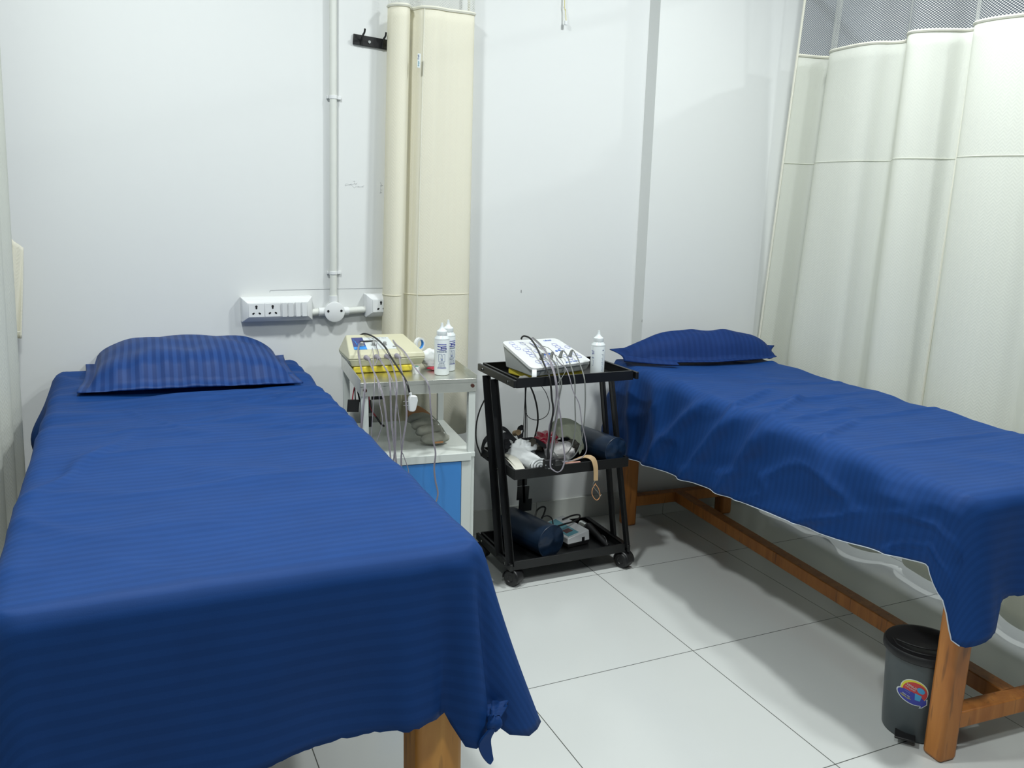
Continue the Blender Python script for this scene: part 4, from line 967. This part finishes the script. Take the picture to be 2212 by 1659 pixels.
cable(uu, [(1214, 758, .14), (1217, 758, .135), (1224, 766, .12), (1231, 785, .06), (1238, 806, .0), (1242, 830, -.01), (1242, 870, -.01), (1243, 910, -.01), (1241, 940, -.01), (1233, 968, 0), (1220, 983, .02), (1205, 985, .04), (1195, 975, .05)], .0023, M_gcab)
cable(uu, [(1234, 757, .15), (1238, 757, .145), (1245, 768, .12), (1254, 790, .06), (1261, 812, .0), (1264, 835, -.01), (1264, 880, -.01), (1260, 930, -.01), (1252, 965, -.005), (1240, 985, .01), (1222, 996, .03)], .0023, M_gcab)
cable(uu, [(1168, 832, .28), (1180, 850, .28), (1187, 875, .28), (1183, 895, .28), (1170, 905, .28), (1155, 907, .28), (1143, 902, .28), (1136, 893, .28)], .0014, M_bcab)
cable(uu, [(1146, 835, .30), (1154, 855, .30), (1160, 880, .30), (1162, 905, .30), (1160, 925, .30), (1155, 945, .30)], .0034, M_bcab)
for k, dx in enumerate((0, 3, 6)):
    cable(uu, [(1134+dx*.6, 833, .29), (1134+dx*.3, 860, .29), (1132+dx, 900, .29), (1130+dx*1.4, 940, .29), (1130+dx*1.4, 1005, .29)], .0022 if k == 1 else .0013, M_bcab)
mc = thing('mains_lead', 'thick black mains lead ending in a three pin plug over the trolley middle shelf', 'mains lead', W(1186, 1000, y=0))
cable(mc, [(1126, 733, .262), (1128, 728, .26), (1134, 726, .25), (1145, 731, .23), (1157, 747, .18), (1168, 770, .11), (1178, 793, .05), (1186, 810, .008), (1190, 835, -.005), (1192, 860, -.005), (1195, 885, -.005), (1191, 915, -.005), (1187, 945, -.005), (1184, 975, -.005)], .0034, M_bcab, name='cord')
pc2 = W(1186, 1001, y=-.008)
MB().box(pc2, (.046, .018, .034), rz=.1).build('plug_body', M_blackp, mc, bevel=.004, seg=3)
MB().cyl(W(1184, 990, y=-.006), W(1184, 970, y=-.005), .007, 12, .0045).build('strain_relief', M_blackp, mc)
for (u, v) in ((1179, 1005), (1193, 1003), (1186, 1012)): MB().cyl(W(u, v, y=-.018), W(u, v, y=-.026), .0022, 10).build('pin', M_screw, mc)
blc = thing('black_cable', 'black cable looping down at the left side of the trolley', 'cable', W(1030, 930, y=.3))
cable(blc, [(1067, 820, .33), (1061, 838, .335), (1050, 858, .34), (1038, 882, .34), (1030, 910, .34), (1028, 940, .34), (1031, 962, .335), (1040, 985, .33)], .0028, M_bcab, name='cord')
# tape roll at the front edge of the trolley tray
rc = W(1154, 808, y=.062); t = thing('tape_roll', 'white tape roll standing on edge at the front of the black trolley', 'tape roll', (rc.x, .048, .741), group='white tape rolls')
Mr = Matrix.Rotation(math.radians(65), 3, 'Z') @ Matrix.Rotation(PI/2, 3, 'X'); rc.z = .741+.026
MB().lathe([(.018, -.008), (.026, -.008), (.026, .008), (.018, .008), (.018, -.008)], rc, 36, Mr, capb=False, capt=False).build('tape', M_plast, t)
MB().lathe([(.017, -.0075), (.018, -.0075), (.018, .0075), (.017, .0075), (.017, -.0075)], rc, 36, Mr, capb=False, capt=False).build('blue_core', M_lab2, t)
p = W(1134, 814, z=.757); mb = blob((p.x, p.y+.01, .7505), .020, .014, .009, .1, 4); tag(mb.build('foil_wrap', M_film, None, smooth=True, autos=False), 'crumpled clear wrap beside the tape roll on the black trolley', 'wrapper')

# things on the middle shelf
def bolster(label, a, b, r, wr=.0):
    a = Vector(a); b = Vector(b); t = thing('bolster', label, 'bolster', (a+b)/2, group='navy rexine bolsters'); d = (b-a).normalized(); n1 = d.cross(Vector((0, 0, 1))).normalized(); n2 = n1.cross(d)
    def g(u, v):
        an = 2*PI*u; rr = r*(1+.02*nz(math.cos(an)*2, math.sin(an)*2, v*5)); p = a+(b-a)*v
        return p+n1*math.cos(an)*rr+n2*math.sin(an)*rr
    MB().grid(40, 30, g, lambda u, v: (u*.3, v*.3)).build('cover', M_navy, t, smooth=True, autos=False)
    for e, s in ((a, -1), (b, 1)):
        def cap(u, v):
            an = 2*PI*u; rr = r*1.0*v; return e+d*s*(.010*(1-v*v)+.003*nz(math.cos(an)*2*v, math.sin(an)*2*v, 3)*2)+n1*math.cos(an)*rr+n2*math.sin(an)*rr
        MB().grid(40, 8, cap, lambda u, v: (u, v)).build('end_panel', M_navy, t, smooth=True, autos=False)
    MB().tube([b-d*.001+n1*math.cos(2*PI*k/40)*r*1.01+n2*math.sin(2*PI*k/40)*r*1.01 for k in range(40)], .0022, 6, closed=True).build('seam_piping', M_navy, t)
    return t
bolster('navy rexine bolster resting on the right end of the trolley middle shelf', (.035, .320, .461), (.082, .046, .464), .050)
bolster('navy rexine bolster lying on the trolley bottom shelf', (-.228, .305, .130), (-.165, .070, .130), .061)
# cotton roll
ct0 = thing('cotton_roll', 'loose white cotton wool roll on the trolley middle shelf', 'cotton roll', (-.25, .12, .41))
def cot(u, v):
    a = 2*PI*u; A = Vector((-.262, .215, .448)); B = Vector((-.240, .048, .440)); p = A.lerp(B, v); r = (.040-.008*v)*(1+.16*nz(math.cos(a)*2, math.sin(a)*2, v*4))
    return p+Vector((math.cos(a)*r*1.05, 0, math.sin(a)*r*.82))
MB().grid(36, 24, cot, lambda u, v: (u, v)).build('roll_body', M_cotton, ct0, smooth=True, autos=False)
sp3 = []
for k in range(90):
    a = k*.22; r = .033*(1-k/95); sp3.append(Vector((-.240+r*math.cos(a)*1.05, .044-.010*(k/90), .440+r*math.sin(a)*.85)))
MB().tube(sp3, .0042, 7).build('spiral_end', M_cotton, ct0)
blob((-.240, .050, .440), .030, .008, .026, .05, 3).build('end_fill', M_cotton, ct0, smooth=True, autos=False)
blob((-.225, .20, .462), .040, .045, .028, .35, 6).build('loose_tuft', M_cotton, ct0, smooth=True, autos=False)
# paper sheets
pp = thing('paper_sheets', 'folded cream paper sheets at the left of the trolley middle shelf', 'paper', (-.31, .1, .41))
for k, (ua, va, ub, vb, uc, vc, ud, vd) in enumerate(((1082, 978, 1112, 984, 1135, 1014, 1118, 1016), (1082, 985, 1108, 1000, 1128, 1016, 1112, 1017))):
    q = [W(ua, va, y=.20), W(ub, vb, y=.16), W(uc, vc, y=.035), W(ud, vd, y=.035)]
    MB().grid(10, 6, lambda u, v: (q[0]*(1-u)+q[3]*u)*(1-v)+(q[1]*(1-u)+q[2]*u)*v+Vector((0, 0, .006*math.sin(PI*u)+.003*k)), lambda u, v: (u, v)).build('sheet', M_paper, pp, smooth=True, solid=.0008)
# black strap bundle
bs = thing('strap_bundle', 'tangled black webbing straps at the back left of the trolley middle shelf', 'straps', (-.27, .27, .43))
for L, wv in (([(1041, 975, .25), (1046, 955, .26), (1058, 942, .27), (1070, 940, .27), (1072, 960, .25), (1060, 975, .24)], (0, .016, .014)),
              ([(1074, 930, .28), (1084, 925, .29), (1095, 930, .29), (1106, 943, .27), (1118, 955, .25), (1125, 960, .24)], (.004, .010, .012)),
              ([(1078, 950, .26), (1090, 942, .26), (1105, 944, .26), (1112, 960, .24), (1098, 970, .23), (1084, 965, .23), (1078, 952, .24)], (.004, .020, .022)),
              ([(1118, 940, .29), (1120, 928, .29), (1130, 924, .28), (1128, 940, .26), (1120, 948, .25), (1132, 952, .22), (1150, 950, .2), (1165, 956, .17), (1180, 966, .14)], (.004, .014, .016))):
    MB().ribbon(smooth_path(pix(L), 5), wv, .003).build('strap', M_blackc, bs, smooth=True)
blob(W(1090, 966, y=.22), .030, .028, .026, .35, 9).build('tangle', M_blackc, bs, smooth=True, autos=False)
blob(W(1155, 962, y=.19), .035, .022, .020, .4, 12).build('brown_grey_fold', mat('brown grey cloth', (.10, .09, .07, 1), .9), bs, smooth=True, autos=False)
MB().cyl(W(1112, 936, y=.31), W(1120, 934, y=.27), .011, 16).build('wooden_ring', M_tan2, bs)
# quilted green cloth and red packet
gq = thing('quilted_cloth', 'pale green quilted cloth with pinked edge curled over the trolley middle shelf', 'cloth', (-.09, .25, .43))
def gqf(u, v):
    A = pix([(1180, 952, .31), (1195, 912, .31), (1222, 904, .29), (1252, 918, .26), (1268, 945, .22), (1262, 972, .18)]); B = pix([(1200, 950, .20), (1212, 945, .20), (1228, 945, .19), (1240, 955, .17), (1248, 970, .15), (1252, 982, .13)])
    def ev(P, t): Q = smooth_path(P, 8); x = t*(len(Q)-1); i = min(int(x), len(Q)-2); return Q[i].lerp(Q[i+1], x-i)
    p = ev(A, u).lerp(ev(B, u), v); s = math.sin(PI*v)*.012; e = .003*((round(u*60) % 2)*2-1) if v > .97 else 0
    return p+Vector((0, -s*.3, s+e+.002*math.sin(u*30)*math.sin(v*18)))
MB().grid(60, 16, gqf, lambda u, v: (u*.2, v*.1)).build('cloth', M_green, gq, smooth=True, autos=False, solid=.004)
rp = thing('plastic_packet', 'crumpled red and clear plastic packet in the middle of the trolley shelf', 'packet', (-.12, .18, .41))
blob(W(1180, 950, y=.20), .042, .05, .030, .28, 5).build('red_wrap', M_red, rp, smooth=True, autos=False)
blob(W(1208, 975, y=.13), .058, .05, .036, .2, 15).build('clear_wrap', M_film, rp, smooth=True, autos=False)
blob(W(1212, 972, y=.14), .045, .042, .024, .3, 18).build('contents', mat('pinkish contents', (.50, .46, .43, 1), .7, 0, .3, 30), rp, smooth=True, autos=False)
blob(W(1234, 965, y=.16), .030, .03, .024, .3, 28).build('dark_contents', mat('dark brown contents', (.05, .045, .035, 1), .6, 0, .4, 30), rp, smooth=True, autos=False)
# tan belt hanging over the edge
tb = thing('rubber_belt', 'tan rubber belt hanging over the front of the trolley middle shelf', 'belt', W(1285, 1010, y=.02))
bp_ = smooth_path([W(1228, 1000, y=.06), W(1250, 990, y=.05), W(1268, 986, y=.035), W(1281, 992, y=.020), W(1286, 1006, y=.012), W(1287, 1020, y=.010), W(1287, 1038, y=.010)], 6)
MB().ribbon(bp_, [(.020-.008*max(0, i/len(bp_)-.4), .006-.01*i/len(bp_), .010*(1-i/len(bp_))) for i in range(len(bp_))], .003).build('belt', M_tan2, tb, smooth=True)
MB().tube(smooth_path(pix([(1286, 1038, .01), (1281, 1046, .01), (1284, 1054, .01), (1292, 1064, .01), (1296, 1072, .01), (1299, 1068, .01)]), 6), .0012, 5).build('wire_clip', M_screw, tb)
MB().tube(smooth_path(pix([(1287, 1044, .012), (1280, 1056, .012), (1279, 1068, .012), (1286, 1079, .012), (1292, 1079, .012), (1296, 1070, .012), (1293, 1056, .012), (1286, 1046, .012)]), 6), .0016, 6).build('end_loop', M_tan, tb)
MB().ribbon(pix([(1222, 1003, .045), (1240, 1001, .04), (1255, 1000, .035)]), (.002, .02, .004), .004).build('pink_strap', mat('pink strap', (.62, .33, .27, 1), .6), tb)
# electrodes under the middle shelf
eh = thing('electrode_pads', 'black square electrode pads dangling below the trolley middle shelf', 'electrode pads', W(1130, 1060, y=.31))
pad(eh, 1117, 1052, 1142, 1078, .31, .05); pad(eh, 1121, 1080, 1148, 1102, .31, .03); pad(eh, 1118, 1035, 1138, 1048, .31, .0)
MB().bar(W(1130, 1032, y=.31), W(1132, 1086, y=.31), .010, .004, (0, 1, 0)).build('strap', M_blackc, eh)
# small white device on the bottom shelf
wb = thing('stimulator_box', 'small white stimulator with teal label behind the bolster on the bottom shelf', 'medical device', (-.07, .15, .068))
B0 = Vector((-.030, .212, 0)); ra = math.radians(8); Mw = Matrix.Translation(B0) @ Matrix.Rotation(ra, 4, 'Z')
def wp(x, y, z): return Mw @ Vector((x, y, z))
MB().hexa([wp(-.05, -.09, .070), wp(.05, -.09, .070), wp(.05, .09, .070), wp(-.05, .09, .070)], [wp(-.05, -.09, .084), wp(.05, -.09, .084), wp(.05, .09, .084), wp(-.05, .09, .084)]).build('base', M_blackp, wb, bevel=.002)
MB().hexa([wp(-.052, -.092, .085), wp(.052, -.092, .085), wp(.052, .092, .085), wp(-.052, .092, .085)], [wp(-.050, -.088, .108), wp(.050, -.088, .126), wp(.050, .090, .126), wp(-.050, .090, .108)]).build('casing', M_plast, wb, bevel=.003)
def wt(x, y, h=.001): return wp(x, y, .108+(x+.05)*.18+h)
def wq(x0, x1, y0, y1, h): return MB().hexa([wt(x0, y0, 0), wt(x1, y0, 0), wt(x1, y1, 0), wt(x0, y1, 0)], [wt(x0, y0, h), wt(x1, y0, h), wt(x1, y1, h), wt(x0, y1, h)])
tl_ = wq(-.040, .010, -.075, .08, .001).build('teal_label', M_teal, wb); wq(-.030, .0, -.05, -.02, .0018).build('display', M_dred, tl_)
MB().box(wp(.02, -.0925, .095), (.012, .002, .016), rz=ra).build('socket', M_hole, wb)
# ultrasound probe and cable
pbx = thing('ultrasound_probe', 'black ultrasound probe with steel head lying on the trolley bottom shelf', 'probe', (.03, .12, .068))
A_, B_ = Vector((.090, .235, .092)), Vector((.072, .050, .084))
MB().tube([A_.lerp(B_, k/12) for k in range(13)], lambda t: .017-.009*t, 16).build('handle', M_blackp, pbx)
MB().cyl(A_+Vector((-.012, .0, .0)), A_+Vector((-.022, .028, .002)), .017, 24, .019).build('steel_head', M_screw, pbx)
MB().tube(smooth_path(pix([(1312, 1178, .035), (1310, 1168, .05), (1306, 1160, .06), (1300, 1156, .075)]), 6), .0025, 8).build('cable', M_bcab, pbx)
cable(wb, [(1156, 1118, .20), (1160, 1103, .21), (1170, 1095, .22), (1178, 1097, .22), (1175, 1110, .21), (1170, 1120, .2)], .0036, M_bcab)
cable(wb, [(1172, 1117, .19), (1182, 1114, .19), (1192, 1120, .17), (1195, 1135, .15)], .0026, M_bcab)
cable(wb, [(1215, 1122, .25), (1235, 1114, .26), (1250, 1112, .26), (1252, 1118, .24), (1240, 1126, .2), (1220, 1132, .16), (1200, 1138, .13)], .0036, M_bcab)

# ------------------------------------------------------------------ pedal bin
bx, by = .320, -1.160
bn = thing('pedal_bin', 'grey pedal bin with black lid and colourful sticker under the right bed foot', 'pedal bin', (bx, by, 0))
MB().lathe([(.074, .0), (.080, .003), (.082, .03), (.092, .225), (.092, .235)], (bx, by, 0), 56).build('body', M_binb, bn)
lid = MB().lathe([(.097, .228), (.101, .232), (.101, .246), (.097, .252), (.085, .254), (.06, .250), (0, .248)], (bx, by, 0), 56, capt=False).build('lid', M_blackp, bn)
cres = [Vector((bx-.082+.0*k, by, .2545)) for k in range(1)]
pts = []
an0 = math.radians(200)
def rp_(x, y, z=.2535): return Vector((bx+x*math.cos(an0+PI)-y*math.sin(an0+PI), by+x*math.sin(an0+PI)+y*math.cos(an0+PI), z))
P1 = [Vector((bx-.078*math.cos(a), by+0, 0)) for a in (0,)]
arcA = []; arcB = []
dirv = Vector((math.cos(math.radians(-135)), math.sin(math.radians(-135)), 0)); tnv = Vector((-dirv.y, dirv.x, 0))
for k in range(21):
    q = -1+2*k/20; arcA.append(Vector((bx, by, .2545))+tnv*(.078*q)+dirv*(.012+.030*(1-q*q))); arcB.append(Vector((bx, by, .2545))+tnv*(.078*q)+dirv*(.020+.062*math.sqrt(max(0, 1-q*q))*.95))
MB().tube(arcA+arcB[::-1][1:-1], .0022, 6, closed=True).build('lid_ridge', M_blackp, lid)
MB().box((bx-.080, by-.040, .020), (.045, .050, .006), rz=math.radians(40)).build('pedal', M_blackp, bn, bevel=.002)
MB().box((bx-.066, by-.030, .012), (.02, .02, .018), rz=math.radians(40)).build('pedal_stem', M_blackp, bn, bevel=.002)
MB().box((bx+.075, by+.075, .225), (.03, .03, .03), rz=math.radians(45)).build('hinge', M_blackp, bn, bevel=.003)
# sticker bent around the body
sa = math.radians(-151)
def onbin(x, z, h=.0006):
    x *= 1.22; z = .143+(z-.125)*1.22
    rr = .082+(.092-.082)*max(0, z-.03)/.195+h; a = sa+x/rr; return Vector((bx+rr*math.cos(a), by+rr*math.sin(a), z))
def decal(outl, m, h, parent, nm):
    cxx = sum(p[0] for p in outl)/len(outl); czz = sum(p[1] for p in outl)/len(outl); vs = []; fs = []; n = len(outl); K = 4
    for k in range(K+1):
        for (x, z) in outl: vs.append(onbin(cxx+(x-cxx)*k/K, czz+(z-czz)*k/K, h))
    for k in range(K):
        for i in range(n): fs.append((k*n+i, k*n+(i+1) % n, (k+1)*n+(i+1) % n, (k+1)*n+i))
    return MB().add(vs, fs).build(nm, m, parent, smooth=True, autos=False)
def ell(cx_, cz_, a_, b_, n=36, rot=0, a0=0, a1=2*PI):
    return [(cx_+a_*math.cos(t)*math.cos(rot)-b_*math.sin(t)*math.sin(rot), cz_+a_*math.cos(t)*math.sin(rot)+b_*math.sin(t)*math.cos(rot)) for t in [a0+(a1-a0)*k/n for k in range(n)]]
sz = .125
st = decal(ell(.002, sz+.006, .0285, .027), M_lab3, .0004, bn, 'sticker')
decal(ell(-.004, sz-.010, .0315, .0155, rot=-.25), M_lab3, .0005, st, 'sticker_border')
decal([(.012, sz-.022), (.030, sz-.006), (.031, sz-.020), (.022, sz-.029), (.015, sz-.031), (.018, sz-.026)], M_lab3, .0005, st, 'sticker_tail')
decal(ell(.002, sz+.006, .0268, .0253), M_yl, .0007, st, 'yellow_ring')
decal(ell(.004, sz+.004, .0250, .0232), M_rd, .0009, st, 'red_disc')
decal(ell(-.003, sz-.010, .0295, .0135, rot=-.25), M_bl, .0011, st, 'blue_swoosh')
decal([(.012, sz-.022), (.028, sz-.008), (.0292, sz-.019), (.021, sz-.0275), (.018, sz-.028), (.019, sz-.025)], M_bl, .0011, st, 'blue_tail')
decal(ell(.016, sz+.011, .0085, .0062, rot=-.6), M_sky, .0015, st, 'printed_bin_lid')
decal([(.005, sz+.003), (.019, sz-.001), (.016, sz-.014), (.006, sz-.013)], M_sky, .0015, st, 'printed_bin')
def bint(x, z, rot): return lambda p: onbin(x+p.x*math.cos(rot)-p.y*math.sin(rot), z+p.x*math.sin(rot)+p.y*math.cos(rot), .0018+p.z)
for txt, s_, x_, z_2, m_, in (('VENUS', .0072, -.003, sz+.016, M_lab3), ('STEP BUCKET', .0036, -.005, sz+.0105, M_lab3), ('clean city', .0046, -.012, sz-.0075, M_lab3), ('GREEN CITY', .0042, -.013, sz-.0125, M_yl), ('- - - - - -', .004, -.009, sz+.005, M_lab3), ('- - - - -', .004, -.010, sz+.001, M_lab3)):
    text_mesh('sticker_lettering', txt, s_, m_, st, Matrix.Identity(4), bint(x_, z_2, -.28))
